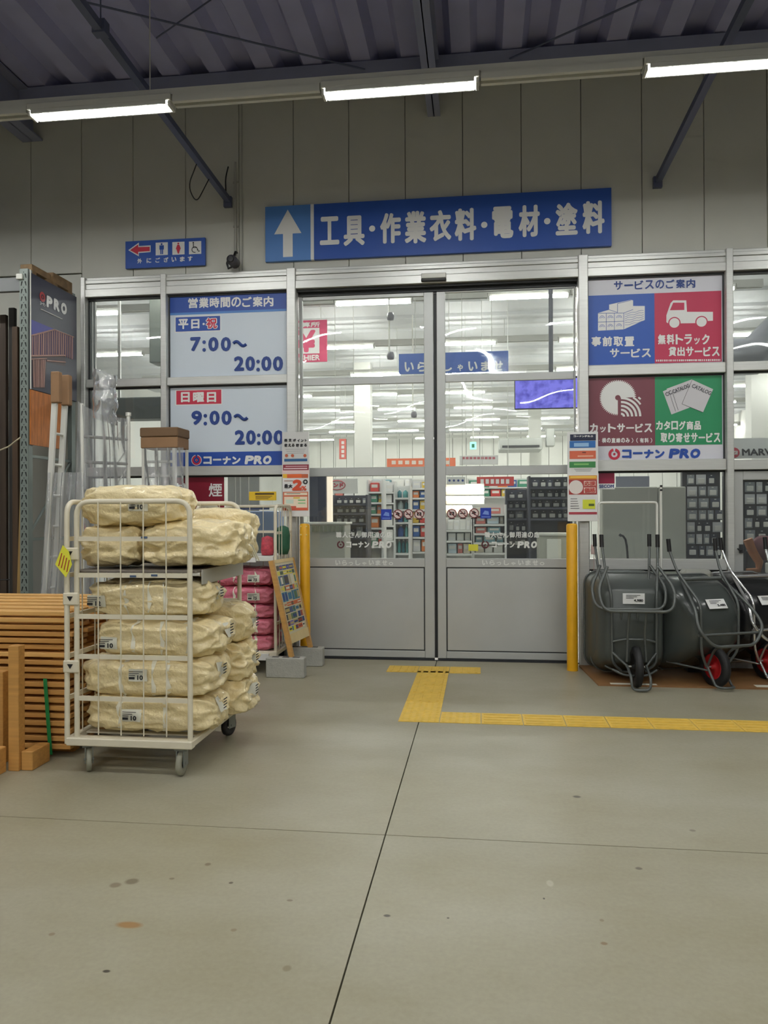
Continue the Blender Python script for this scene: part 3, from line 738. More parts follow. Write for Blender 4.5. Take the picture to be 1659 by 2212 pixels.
for (u, v) in ((240, 500), (310, 498), (385, 496), (240, 575), (310, 572), (385, 568)):
    for rr in (12, 22): 
        c = P(1240+u/3.96, 560+(v+6)/3.96, Yt); mb.disc((c.x, Yt-.002, c.z), (0, 1, 0), rr/3.96*8.36/FPX, -.001, 12, 0, hole=rr/3.96*8.36/FPX-.004, a0=math.pi, a1=2*math.pi)
for k in range(6):
    v = 470+k*19; pts = []
    for i in range(9):
        u = 435+i*20; q = P(1240+u/3.96, 560+(v-(u-435)*.22+4*math.sin(i*1.7+k))/3.96, Yt); pts.append((q.x, Yt-.002, q.z))
    mb.tube(pts, .0016, 4)
mb.build('timber_lines', M_sblue, t)
mb = MB(); flatp(mb, [(790, 480), (800, 450), (826, 375), (848, 352), (960, 352), (966, 450), (1188, 450), (1188, 526), (1140, 528), (1130, 545), (820, 550), (800, 546), (790, 538)], Yt)
flatp(mb, [(820, 436), (848, 372), (943, 372), (943, 434)], Yt-.0015, 1)
for (u, v) in ((858, 545), (1090, 536)):
    c = P(1240+u/3.96, 560+v/3.96, Yt); k = 8.36/FPX/3.96
    mb.disc((c.x, Yt-.001, c.z), (0, 1, 0), 49*k, -.001, 24, 1); mb.disc((c.x, Yt-.0022, c.z), (0, 1, 0), 40*k, -.001, 24, 0)
mb.build('truck_picture', [M_swhite, M_crim], t)
t = thing('services_board', 'services board in the right window, maroon saw and green catalogue squares over the shop name', 'board', (xm, YB, 2.17))
zb = P(1400, 994, Y0).z+.006; zt = P(1400, 811, Y0).z-.02
MB().box((a, YB-.006, zb), (b, YB, zt)).build('board', M_head, t)
zm = P(1414, 962, YB).z
MB().box((a, YB-.009, zm), (xm, YB-.0061, zt)).build('saw_square', M_brown, t)
MB().box((xm, YB-.009, zm), (b-.01, YB-.0061, zt)).build('catalogue_square', M_green, t)
mb = MB(); line('カットサービス', 1273, 1410, 915, 934, .045); mb.build('lettering', M_swhite, t); mb = MB(); line('（縦・横の直線のみ）（有料）', 1269, 1412, 946, 956.5, .04); mb.build('lettering', M_swhite, t); mb = MB()
line('カタログ商品', 1416, 1515, 909.5, 928.5); mb.build('lettering', M_swhite, t); mb = MB(); line('取り寄せサービス', 1426, 1557, 935, 955.5)
mb.build('lettering', M_swhite, t)
mb = MB(); c = P(1334.5, 859, Yt); k = 8.36/FPX
pts = [(c.x, Yt, c.z)]
for i in range(0, 91):
    an = math.radians(i*3)            # leaves out the lower right quarter
    rr = (38 if i % 2 else 33.5)*k
    pts.append((c.x+math.cos(an)*rr, Yt, c.z+math.sin(an)*rr))
mb.poly(pts, (0, -.0012, 0), 0); mb.disc((c.x, Yt-.0013, c.z), (0, 1, 0), 5.5*k, -.001, 16, 1)
q0 = P(1341.5, 900, Yt); s_ = 41*k
for i in range(5):
    ro = s_*(.2+.2*i); ri = ro-s_*.11
    mb.disc((q0.x, Yt-.0012, q0.z), (0, 1, 0), ro, -.001, 14, 0, hole=ri, a0=-math.pi/2, a1=0)
for i in range(2):
    ro = s_*(1.18+.16*i); ri = ro-s_*.09; a1_ = math.asin(min(1, s_/ro)); a0_ = math.acos(min(1, s_*1/ro))
    mb.disc((q0.x, Yt-.0012, q0.z), (0, 1, 0), ro, -.001, 8, 0, hole=ri, a0=-a1_, a1=-a0_)
mb.build('saw_picture', [M_swhite, M_brown], t)
mb = MB()
flatp(mb, [(760, 1130), (905, 1068), (992, 1268), (833, 1328)], Yt, 0, .0006)
flatp(mb, [(792, 1108), (1008, 1028), (1040, 1235), (868, 1300)], Yt-.0012, 0, .0006)
flatp(mb, [(1010, 1030), (1190, 1112), (1103, 1310), (922, 1238)], Yt-.0026, 0, .0006)
mb.build('catalogue_sheets', mat('catalogue_paper', (206, 204, 208), .5), t)
mb = MB()
for (u0, v0, u1, v1) in ((922, 1238, 1010, 1030), (922, 1238, 1103, 1310), (838, 1130, 890, 1292), (815, 1140, 868, 1300)): 
    p, q = P(1240+u0/3.96, 560+v0/3.96, Yt), P(1240+u1/3.96, 560+v1/3.96, Yt); mb.tube([(p.x, Yt-.0042, p.z), (q.x, Yt-.0042, q.z)], .0016, 4)
def slanted(s, u0, v0, u1, v1, h):
    A = P(1240+u0/3.96, 560+v0/3.96, Yt-.004); B = P(1240+u1/3.96, 560+v1/3.96, Yt-.004); ux = Vector((B.x-A.x, 0, B.z-A.z)); uy = Vector((-ux.z, 0, ux.x)).normalized()*h
    put_text(mb, s, (A.x, Yt-.004, A.z), ux, uy, bold=.03)
slanted('CATALOG', 850, 1150, 992, 1095, .042); slanted('CATALOG', 1003, 1095, 1165, 1165, .042); slanted('CC', 790, 1175, 842, 1150, .042)
mb.build('catalogue_print', mat('ink_grey', (84, 84, 92), .6), t)
shopname(t, 1342, 1437, 1444, 1512, 969, 990, Yt, M_dblue)
mb = MB(); logo(mb, 1327, 981, 12, Yt, 0, .55); mb.build('emblem', M_red, t)

# no smoking board, alarm sticker
Yn = Y0-.004
t = thing('no_smoking_board', 'dark red no smoking board in the window behind the roll cages', 'board', (P(425, 1067, Yn).x, Yn, 1.6))
mb = MB(); wbox(mb, 367, 484.5, 1030, 1106, Yn, .006); mb.build('board', mat('no_smoking_red', (132, 18, 44), .45), t)
mb = MB(); wt(mb, '禁', 376, 406, 1044, 1072, Yn-.0065, bold=.02); wt(mb, '煙', 451, 480, 1044, 1073, Yn-.0065, bold=.02); mb.build('lettering', M_swhite, t)
t = thing('alarm_sticker', 'small dark red and white security company sticker on the right window glass', 'sticker', (P(1310, 1038, Yn).x, Yn, 1.9))
mb = MB(); wbox(mb, 1293, 1327.5, 1020, 1057, Yn, .003, 1); wbox(mb, 1293, 1327.5, 1020, 1044.5, Yn-.0032, .001, 0); mb.build('sticker_sheet', [mat('sticker_red', (150, 20, 62), .4), M_swhite], t)
mb = MB(); wt(mb, 'SECOM', 1294.5, 1326, 1047, 1054, Yn-.004, bold=.05); mb.build('lettering', M_navy, t)

# door leaf stickers and lettering (parts of the leaves)
Ys = YD-.0045
def ban(parent, px, py, kind):
    c = P(px, py, Ys); R = 10.8*Ys/FPX; mb = MB()
    mb.disc((c.x, Ys, c.z), (0, 1, 0), R, -.0006, 20, 0)
    mb.disc((c.x, Ys-.0008, c.z), (0, 1, 0), R*.98, -.0006, 20, 1, hole=R*.8)
    if kind == 'camera': mb.box((c.x-R*.45, Ys-.0016, c.z-R*.3), (c.x+R*.45, Ys-.001, c.z+R*.35), 2); mb.disc((c.x, Ys-.0018, c.z), (0, 1, 0), R*.2, -.0004, 10, 0)
    elif kind == 'smoke': mb.box((c.x-R*.55, Ys-.0016, c.z-R*.12), (c.x+R*.5, Ys-.001, c.z+R*.08), 2); mb.box((c.x+R*.3, Ys-.0016, c.z+.1*R), (c.x+R*.42, Ys-.001, c.z+R*.45), 2)
    else:
        mb.poly([(c.x-R*.5, Ys-.001, c.z-R*.1), (c.x-R*.1, Ys-.001, c.z+R*.5), (c.x+R*.5, Ys-.001, c.z+R*.1), (c.x+R*.2, Ys-.001, c.z-R*.1), (c.x+R*.2, Ys-.001, c.z-R*.5), (c.x-R*.1, Ys-.001, c.z-R*.2)], (0, -.0006, 0), 2)
    d = R*.68; mb.poly([(c.x-d, Ys-.002, c.z+d*.8), (c.x-d*.8, Ys-.002, c.z+d), (c.x+d, Ys-.002, c.z-d*.8), (c.x+d*.8, Ys-.002, c.z-d)], (0, -.0004, 0), 1)
    mb.box((c.x-R*.6, Ys-.0012, c.z-R*1.12), (c.x+R*.6, Ys-.0002, c.z-R*.92), 2)
    o = mb.build('sticker', [mat('sticker_pinkish', (226, 206, 204), .5), mat('ban_ring', (110, 46, 46), .5), M_black], parent)
    o['label'] = 'round no %s sticker' % {'camera': 'photography', 'smoke': 'smoking', 'dog': 'pets'}[kind]
def bluesq(parent, x0, x1, ty, by):
    mb = MB(); wbox(mb, x0, x1, ty, by, Ys, .0008, 0, 0); c = P((x0+x1)/2, (ty+by)/2, Ys)
    mb.poly([(c.x-.035, Ys-.001, c.z-.01), (c.x-.01, Ys-.001, c.z+.03), (c.x+.03, Ys-.001, c.z+.02), (c.x+.035, Ys-.001, c.z-.02)], (0, -.0006, 0), 1)
    mb.box((c.x-.045, Ys-.0016, c.z-.045), (c.x+.045, Ys-.001, c.z-.036), 1)
    o = mb.build('sticker', [mat('sticker_blue', (24, 56, 168), .5), mat('sticker_pale', (120, 150, 220), .5)], parent); o['label'] = 'square blue assistance dog sticker'
bluesq(d2, 823, 846, 1100, 1123); ban(d2, 859.5, 1111, 'dog'); ban(d2, 882.5, 1110.5, 'smoke'); ban(d2, 905.5, 1110.5, 'camera')
ban(d3, 976, 1109.5, 'camera'); ban(d3, 1000, 1109, 'smoke'); ban(d3, 1024, 1108.5, 'dog'); bluesq(d3, 1037.5, 1061, 1097, 1120)
M_vinyl = mat('white_vinyl', (224, 226, 222), .5); M_vring = mat('dark_red_vinyl', (84, 34, 42), .5)
for (leafo, dx, lo) in ((d2, 0, (725, 848)), (d3, 315, (1046, 1166))):
    mb = MB(); w = (lo[1]-lo[0])/9
    for i, ch in enumerate('職人さん御用達の店'): wt(mb, ch, lo[0]+w*(i+.06), lo[0]+w*(i+.94), 1149, 1161.5, Ys, bold=.03)
    x0 = 747 if dx == 0 else 1061
    for i, ch in enumerate('コーナン'): wt(mb, ch, x0+13*i+1, x0+13*i+12, 1170+(4 if ch == 'ー' else 0), 1183-(5 if ch == 'ー' else 0), Ys, bold=.06 if ch != 'ー' else .2)
    for i, ch in enumerate('PRO'): wt(mb, ch, x0+56+14.5*i, x0+69+14.5*i, 1169, 1184, Ys, bold=.08, slant=.15)
    mb.build('window_lettering', M_vinyl, leafo)
    mb = MB(); logo(mb, 736 if dx == 0 else 1048, 1176.5, 8.3, Ys, 0, .62); mb.build('window_emblem', M_vring, leafo)
    Yr = YD-.0185; mb = MB(); x0, x1 = (723, 853) if dx == 0 else (1040, 1180); w = (x1-x0)/9
    for i, ch in enumerate('いらっしゃいませ。'):
        s_ = .22 if ch in 'っゃ。' else 0
        wt(mb, ch, x0+w*(i+.1), x0+w*(i+.85-s_*.5), 1210+s_*18, 1221, Yr, bold=.045)
    mb.build('greeting_lettering', M_vinyl, leafo)

# poster boards on the door posts
def poster(name, lab, x0, x1, ty, by, Y, items, tilt=0):
    A = P(x0, (ty+by)/2, Y); t = thing(name, lab, 'poster', (P((x0+x1)/2, by, Y).x, Y, P((x0+x1)/2, by, Y).z))
    mb = MB(); wbox(mb, x0, x1, ty, by, Y, .008, 0, .002); mb.build('backing_sheet', M_swhite, t)
    mats_ = []; mb = MB()
    for it in items:
        col = it[4]
        if col not in mats_: mats_.append(col)
    ms = [mat('print_%d_%d_%d' % c, c, .55) for c in mats_]
    for it in items:
        wbox(mb, it[0], it[1], it[2], it[3], Y-.0085-(it[5] if len(it) > 5 else 0)*.0008, .0007, mats_.index(it[4]))
    mb.build('print', ms, t)
    return t, Y-.0125
Yp = 8.22
C = lambda u: 600+u/10.05
V = lambda v: 920+v/10.05
G = (176, 178, 176); BK = (34, 34, 38); OR = (226, 104, 52); MR = (140, 52, 66); PK = (232, 206, 204); YE = (236, 190, 60)
it = [(C(95), C(665), V(130), V(830), (206, 206, 204)), (C(140), C(640), V(712), V(772), (44, 92, 140), 1), (C(112), C(672), V(838), V(962), MR, 1),
      (C(95), C(690), V(962), V(1040), PK, 0), (C(110), C(200), V(1045), V(1130), YE, 1), (C(200), C(520), V(1045), V(1130), OR, 1), (C(520), C(660), V(1045), V(1130), (196, 100, 66), 1),
      (C(112), C(662), V(1430), V(1836), (206, 112, 76), 1), (C(140), C(640), V(1450), V(1815), (240, 224, 200), 2), (C(140), C(640), V(1506), V(1535), (206, 96, 60), 3), (C(400), C(640), V(1775), V(1826), (216, 96, 70), 3), (C(140), C(400), V(1740), V(1826), (200, 92, 70), 3),
      (C(440), C(600), V(1600), V(1625), (120, 190, 120), 3), (C(440), C(600), V(1665), V(1690), (150, 200, 140), 3), (C(180), C(340), V(1600), V(1690), (206, 222, 206), 3), (C(340), C(480), V(1545), V(1580), (226, 196, 90), 3)]
for r in range(3):
    it.append((C(170+20*r), C(600-15*r), V(505+42*r), V(512+42*r), (120, 120, 120), 1))
it += [(C(170), C(640), V(868), V(888), (216, 170, 176), 2), (C(130), C(640), V(915), V(938), (236, 214, 214), 2), (C(140), C(330), V(1185), V(1200), (150, 110, 90), 1), (C(190), C(490), V(1462), V(1476), (130, 130, 120), 3)]
t, Yq = poster('poster_board', 'tall white and orange points campaign poster on the post left of the doors', 610, 668.5, 933, 1116, Yp, it)
mb = MB()
for s, u0, u1, v0, v1 in (('楽', 140, 210, 280, 345), ('天', 235, 300, 280, 345), ('ポ', 330, 395, 280, 340), ('イ', 425, 480, 285, 350), ('ン', 505, 560, 290, 345), ('ト', 590, 630, 285, 345),
                          ('使', 140, 210, 385, 455), ('え', 225, 295, 385, 455), ('る', 300, 365, 385, 450), ('貯', 395, 465, 385, 455), ('ま', 485, 550, 385, 455), ('る', 570, 635, 385, 450), ('最', 140, 225, 1265, 1350), ('大', 230, 320, 1265, 1350)):
    wt(mb, s, C(u0), C(u1), V(v0), V(v1), Yq, bold=.07)
for u in (190, 320, 590): 
    c = P(C(u), V(645), Yq); mb.disc((c.x, Yq, c.z), (0, 1, 0), .018, -.001, 12, 1)
c = P(C(600), V(1215), Yq); mb.disc((c.x, Yq, c.z), (0, 1, 0), .027, -.001, 14, 0, hole=.012)
mb.build('lettering', [mat('ink_black', BK, .6), mat('ink_rust', (190, 96, 66), .6)], t)
mb = MB(); wt(mb, '2', C(300), C(520), V(1165), V(1405), Yq, bold=.09, slant=.12); wt(mb, '%', C(510), C(625), V(1300), V(1405), Yq, bold=.05); mb.build('big_figure', mat('ink_orange', (214, 82, 50), .6), t)
C = lambda u: 1210+u/10.05
it = [(C(215), C(775), V(180), V(318), (26, 34, 62), 1), (C(205), C(768), V(325), V(475), (44, 106, 176), 1), (C(205), C(775), V(540), V(715), (214, 106, 76), 1), (C(200), C(770), V(775), V(908), (62, 134, 76), 1),
      (C(190), C(800), V(1075), V(1160), (220, 148, 52), 1), (C(190), C(800), V(1160), V(1490), (172, 62, 60), 1), (C(515), C(770), V(1195), V(1305), (236, 214, 200), 2), (C(515), C(770), V(1335), V(1460), (232, 206, 196), 2),
      (C(190), C(800), V(1870), V(1922), (174, 62, 76), 1), (C(490), C(760), V(1600), V(1800), (214, 220, 60), 2), (C(620), C(740), V(1690), V(1740), (80, 96, 40), 3), (C(300), C(620), V(370), V(450), (150, 190, 226), 2), (C(220), C(780), V(1095), V(1125), (240, 206, 90), 2)]
for r in range(5): it.append((C(225), C(370+12*r), V(1575+52*r), V(1590+52*r), (120, 116, 120), 1))
for r in range(3): it.append((C(300+20*r), C(700-20*r), V(930+24*r), V(937+24*r), (110, 112, 116), 1))
it += [(C(380), C(720), V(640), V(670), (232, 176, 150), 2), (C(300), C(620), V(815), V(850), (130, 190, 110), 2), (C(480), C(560), V(565), V(590), (120, 60, 50), 2)]
t, Yq = poster('poster_board', 'tall poster with blue, orange and green bands on the post right of the doors', 1225.5, 1292, 933, 1126, Yp, it)
mb = MB(); c = P(C(343), V(1330), Yq); mb.disc((c.x, Yq+.002, c.z), (0, 1, 0), .073, -.001, 22); mb.build('roundel', mat('roundel_cream', (232, 222, 216), .5), t)
mb = MB()
for i, ch in enumerate('コーナンPRO'): wt(mb, ch, C(290+62*i), C(342+62*i), V(205+(14 if ch == 'ー' else 0)), V(245-(14 if ch == 'ー' else 0)), Yq, bold=.07)
mb.build('lettering', M_swhite, t)
mb = MB(); wt(mb, '応援', C(522), C(765), V(1200), V(1300), Yq, bold=.05); wt(mb, '価格', C(522), C(765), V(1340), V(1455), Yq, bold=.05); mb.build('lettering', mat('ink_redbrown', (190, 84, 76), .6), t)

# bollards
for (px, lab) in ((659, 'yellow bollard left of the sliding doors behind the leaning notice stand'), (1236, 'yellow bollard right of the sliding doors next to the wheelbarrows')):
    Y = 8.16 if px < 900 else 8.02; c = P(px, 1300, Y); t = thing('bollard', lab, 'bollard', (c.x, Y, 0), group='yellow bollards beside the doors')
    r = .056; zt = P(px, 1131, Y).z
    mb = MB(); mb.lathe([(r, 0), (r, zt-.02), (r*.86, zt-.004), (r*.6, zt), (0, zt)], (c.x, Y, 0), seg=24); mb.build('post', M_yellow, t)
    mb = MB()
    for s in (-.03, 0.03):
        for z in (.03, .12): mb.cbox((c.x+s, Y-r+.004, zt-z), (.012, .012, .012))
    if px < 900: mb.build('reflector', mat('reflector_pale', (250, 236, 160), .3), t, kind='stuff')
# ------------------------------------------------------------------ inside the shop
def hang(name, lab, cat, x0, x1, ty, by, Y, m, text=None, tm=None, d=.03, top=5.4, **k):
    a = P(x0, (ty+by)/2, Y); b = P(x1, (ty+by)/2, Y); t = thing(name, lab, cat, ((a.x+b.x)/2, Y, P((x0+x1)/2, by, Y).z))
    mb = MB(); wbox(mb, x0, x1, ty, by, Y+d, d, 0, .003); mb.build('board', m, t)
    zt = P((x0+x1)/2, ty, Y).z
    if top:
        for f in (.15, .85):
            x = a.x+(b.x-a.x)*f; mb = MB(); mb.tube([(x, Y+d/2, zt-.01), (x, Y+d/2, top)], .005, 5); mb.build('hanger', M_batten, t)
    return t
M_pink = mat('cashier_pink', (206, 70, 108), .5)
t = hang('cashier_sign', 'hanging pink cashier sign with a yen mark in the left door glass', 'sign', 614, 707, 693, 783, 13.0, M_pink)
Yc = 12.995; mb = MB(); wbox(mb, 632, 690, 709, 764, Yc, .001); mb.build('white_field', M_swhite, t)
mb = MB(); wt(mb, '¥', 641, 682, 713, 761, Yc-.003, bold=.05); mb.build('yen_mark', M_pink, t)
mb = MB(); wt(mb, '精算所', 630, 691, 696, 707, Yc-.001, bold=.04); wt(mb, 'CASHIER', 626, 691, 767, 779, Yc-.001, bold=.04); mb.build('lettering', M_swhite, t)
t = hang('welcome_sign', 'hanging blue welcome sign seen through both upper door panes', 'sign', 862, 1098, 762, 806, 11.3, mat('welcome_blue', (58, 92, 168), .5))
mb = MB()
for i, ch in enumerate('いらっしゃいませ'):
    x = 884+27.5*i; s_ = 4 if ch in 'っゃ' else 0; wt(mb, ch, x-10+s_, x+10-s_, 782-i*.3+s_*1.5, 803-i*.3, 11.295, bold=.04)
mb.build('lettering', M_swhite, t)
t = thing('display_screen', 'wide lit violet blue screen hanging in the right upper door glass', 'screen', (P(1180, 880, 10.6).x, 10.6, P(1180, 880, 10.6).z))
mb = MB(); wbox(mb, 1111, 1268, 815, 884, 10.66, .06, 0, .01); mb.build('casing', M_black, t)
m = bpy.data.materials.new('screen_image'); m.use_nodes = True; nt = m.node_tree; b_ = nt.nodes['Principled BSDF']; tc = nt.nodes.new('ShaderNodeTexCoord')
nz_ = nt.nodes.new('ShaderNodeTexNoise'); nz_.inputs['Scale'].default_value = 9; nz_.inputs['Detail'].default_value = 6; rp = nt.nodes.new('ShaderNodeValToRGB')
rp.color_ramp.elements[0].position = .36; rp.color_ramp.elements[0].color = lin((66, 60, 190)); rp.color_ramp.elements[1].position = .56; rp.color_ramp.elements[1].color = lin((128, 122, 246))
nt.links.new(tc.outputs['Object'], nz_.inputs[0]); nt.links.new(nz_.outputs['Fac'], rp.inputs[0]); nt.links.new(rp.outputs[0], b_.inputs['Emission Color']); b_.inputs['Emission Strength'].default_value = .95
b_.inputs['Base Color'].default_value = (.02, .02, .05, 1)
mb = MB(); wbox(mb, 1113, 1266, 818, 881, 10.598, .002); mb.build('screen', m, t)
mb = MB(); x = P(1190, 760, 10.63).x; mb.tube([(x, 10.63, P(1190, 816, 10.6).z), (x, 10.63, 5.4)], .03, 8); mb.build('pole', mat('dark_pole', (64, 66, 76), .5), t)
t = thing('exit_sign', 'small pale green emergency exit sign on a white drop rod in the right door glass', 'sign', (P(1022, 972, 20).x, 20, P(1022, 972, 20).z))
mb = MB(); wbox(mb, 1015, 1029, 955, 971, 20, .06, 0, .01); mb.build('lit_box', mat('exit_green', (150, 240, 205), .5, emit=1.2), t)
mb = MB(); x = P(1022, 950, 20).x; mb.tube([(x, 19.98, P(1022, 956, 20).z), (x, 19.98, 5.4)], .02, 6); mb.build('drop_rod', M_batten, t)
mb = MB(); wbox(mb, 1019, 1025, 959, 967, 19.938, .003); mb.build('figure', mat('exit_dark_green', (20, 110, 80), .5), t)
t = thing('air_conditioner', 'long grey air conditioning duct unit high on the back of the shop', 'air conditioner', (P(1125, 960, 26).x, 26, P(1125, 968, 26).z))
a, b = P(1078, 966, 25), P(1172, 950, 30)
mb = MB(); mb.box((a.x, 25.0, a.z-.1), (b.x-.4, 26.2, a.z+.28), bev=.03); mb.build('casing', mat('duct_grey', (170, 172, 168), .5), t)
mb = MB(); mb.box((a.x+.1, 24.97, a.z-.02), (b.x-.5, 25.0, a.z+.05)); mb.build('grille', M_alu_dark, t)
mb = MB(); wbox(mb, 1178, 1196, 928, 966, 25.5, .4, 0, .02); mb.build('control_box', mat('duct_grey', (170, 172, 168), .5), t)
for X in (a.x+.3, b.x-.8): mb = MB(); mb.tube([(X, 25.6, a.z+.2), (X, 25.6, 5.4)], .012, 5); mb.build('hanger', M_batten, t)
t = hang('banner', 'narrow upright red banner hanging deep in the shop behind the left door', 'banner', 733, 748, 948, 992, 18.7, mat('banner_red', (214, 110, 100), .5), d=.02)
mb = MB()
for i, ch in enumerate('切文字板'): pass
for i in range(4): wbox(mb, 737.5, 743.5, 953+9.5*i, 959.5+9.5*i, 18.699, .001)
mb.build('faded_lettering', M_swhite, t)
t = hang('aisle_sign', 'long orange aisle sign across the left door glass just above its middle rail', 'sign', 836, 984, 990, 1008, 15.5, mat('aisle_orange', (236, 124, 84), .5))
mb = MB()
for i in range(9): wbox(mb, 846+14.5*i, 855+14.5*i, 995, 1003, 15.498, .001)
mb.build('faded_lettering', mat('aisle_white', (240, 226, 214), .5), t)
t = hang('aisle_sign', 'white aisle sign with small red print in the right door glass above its middle rail', 'sign', 993, 1076, 984, 1004, 14.7, M_swhite)
mb = MB()
for i in range(9): wbox(mb, 998+8.2*i, 1004+8.2*i, 987, 992, 14.698, .001)
mb.build('faded_lettering', mat('faded_red', (190, 110, 120), .5), t)
for (px, ty, by, Y, lab) in ((841, 655, 772, 11.6, 'thin white rod with two small cameras hanging in the left upper door glass'), (892, 826, 896, 14.5, 'short white drop rod in the middle pane of the left door')):
    c = P(px, by, Y); t = thing('hanging_camera', lab, 'camera', (c.x, Y, c.z))
    mb = MB(); mb.tube([(c.x, Y, c.z), (c.x, Y, 5.4)], .012, 6); mb.build('drop_rod', M_white, t)
    for z in ((c.z+.02, c.z+.62) if px < 850 else (c.z,)):
        mb = MB(); mb.lathe([(0, 0), (.05, .01), (.06, .06), (.045, .12), (0, .13)], (c.x+.02, Y, z-.06), seg=12); mb.build('camera_dome', mat('dome_grey', (120, 120, 126), .4), t)
t = thing('maker_sign', 'white sign with a red round emblem and black letters in the far right window', 'sign', (P(1640, 990, 9.6).x, 9.6, P(1640, 990, 9.6).z))
mb = MB(); wbox(mb, 1570, 1760, 946, 990, 9.6, .02); mb.build('board', M_swhite, t)
mb = MB(); wt(mb, 'MARV', 1603, 1668, 969, 984, 9.578, bold=.05, slant=-.05); mb.build('lettering', mat('ink_black', (34, 34, 38), .6), t)
mb = MB(); c = P(1586, 978, 9.578); mb.disc((c.x, 9.578, c.z), (0, 1, 0), .062, -.002, 24, 0); mb.box((c.x-.038, 9.574, c.z-.022), (c.x+.038, 9.576, c.z+.022), 1); mb.poly([(c.x-.028, 9.573, c.z+.016), (c.x, 9.573, c.z-.012), (c.x+.028, 9.573, c.z+.016), (c.x, 9.573, c.z)], (0, -.001, 0), 0); mb.build('emblem', [mat('emblem_red', (196, 70, 84), .5), M_swhite], t)
mb = MB(); 
for x in (1575, 1755): q = P(x, 992, 9.62); mb = MB(); mb.box((q.x-.02, 9.61, 0), (q.x+.02, 9.65, q.z+.02)); mb.build('support', M_alu, t)

# shelves with goods
PAL = {'mixed': [(206, 60, 52), (240, 240, 236), (40, 90, 160), (226, 190, 60), (60, 140, 110), (230, 130, 60), (220, 220, 224)],
       'dark': [(30, 32, 44), (40, 44, 60), (24, 24, 30), (70, 74, 90), (150, 154, 160), (50, 50, 54)],
       'pale': [(232, 232, 228), (190, 206, 216), (224, 214, 196), (120, 160, 170), (236, 236, 236), (208, 120, 110)],
       'teal': [(90, 160, 160), (120, 186, 180), (60, 90, 150), (200, 214, 214), (44, 110, 120)]}
CN = {(206, 60, 52): 'red', (240, 240, 236): 'white', (40, 90, 160): 'blue', (226, 190, 60): 'yellow', (60, 140, 110): 'green', (230, 130, 60): 'orange', (220, 220, 224): 'pale grey',
      (30, 32, 44): 'black', (40, 44, 60): 'navy', (24, 24, 30): 'black', (70, 74, 90): 'slate', (150, 154, 160): 'grey', (50, 50, 54): 'charcoal',
      (232, 232, 228): 'white', (190, 206, 216): 'pale blue', (224, 214, 196): 'cream', (120, 160, 170): 'teal', (236, 236, 236): 'white', (208, 120, 110): 'salmon',
      (90, 160, 160): 'teal', (120, 186, 180): 'aqua', (60, 90, 150): 'blue', (200, 214, 214): 'pale', (44, 110, 120): 'dark teal'}
M_shelf = mat('shelf_white', (222, 222, 220), .45); M_shelfd = mat('shelf_charcoal', (58, 60, 72), .5)
box_mesh = {}
def product(kind, col, loc, w, d, h, lab, grp):
    """package: body with a printed panel; each a thing of its own"""
    key = (kind, col)
    if key not in box_mesh:
        m = mat('pack_%d_%d_%d' % col, col, .5); m2 = mat('pack_print', (236, 234, 228), .5)
        mb = MB()
        if kind == 'bottle':
            mb.lathe([(0, 0), (.5, 0), (.5, .68), (.2, .82), (.18, .9)], seg=10); mb.lathe([(.22, .9), (.22, 1), (0, 1)], seg=10, mi=1)
        elif kind == 'card':
            mb.box((-.5, -.06, 0), (.5, .06, 1)); mb.box((-.34, -.3, .1), (.34, -.06, .62), 1, .05)
            mb.box((-.1, -.07, .86), (.1, -.061, .93), 1)
        else:
            mb.box((-.5, -.5, 0), (.5, .5, 1), bev=.04); mb.box((-.36, -.51, .45), (.36, -.5, .8), 1)
        me = mb.build('package', [m, m2], None); box_mesh[key] = me.data; bpy.data.objects.remove(me)
    o = bpy.data.objects.new({'bottle': 'bottle', 'card': 'blister_pack'}.get(kind, 'package'), box_mesh[key]); sc.collection.objects.link(o)
    o.location = loc; o.scale = (w, d, h); tag(o, lab, {'bottle': 'bottle', 'card': 'packaged tool'}.get(kind, 'package'), grp)
    return o
def shelf_unit(name_lab, px0, px1, ty, Y, levels, kind, pal, where, dark=False, depth=.4, n=None, floorz=0.0):
    a = P(px0, 1100, Y).x; b = P(px1, 1100, Y).x; zt = P((px0+px1)/2, ty, Y).z
    t = thing('shelf_unit', name_lab, 'shelf', ((a+b)/2, Y+depth/2, 0)); ms = M_shelfd if dark else M_shelf
    MB().box((a, Y+depth-.03, 0), (b, Y+depth, zt)).build('back_panel', ms, t)
    for x in (a, b): MB().box((x-.015, Y, 0), (x+.015, Y+depth, zt)).build('upright', ms, t)
    zs = [P((px0+px1)/2, v, Y).z for v in levels]
    for z in zs:
        MB().box((a+.016, Y, z-.03), (b-.016, Y+depth-.03, z)).build('shelf', M_shelf if not dark or kind != 'card' else ms, t)
    MB().box((a+.016, Y+.02, 0), (b-.016, Y+depth-.03, .1)).build('plinth', ms, t)
    zz = sorted(zs)+[zt]
    for li, z in enumerate(zz[:-1]):
        hmax = zz[li+1]-z-.05; x = a+.03; j = 0
        while x < b-.05:
            w = random.uniform(.07, .14)*(n or 1); w = min(w, b-.03-x)
            if w < .04: break
            col = random.choice(PAL[pal]); h = min(hmax, random.uniform(.16, .36)) if kind != 'bottle' else min(hmax, .26)
            if kind == 'card': h = min(hmax, w*1.5)
            product(kind, col, (x+w/2, Y+.16, z+.002), w*.92, min(.2, w), h, '%s %s, %s from left on %s shelf, %s' % (CN[col], {'bottle': 'bottle', 'card': 'carded tool', 'box': 'package'}[kind], WORD[min(j, 9)], ['bottom', 'second', 'third', 'fourth', 'fifth'][min(li, 4)], where), 'goods %s' % where)
            x += w+.01; j += 1
    return t
random.seed(3)
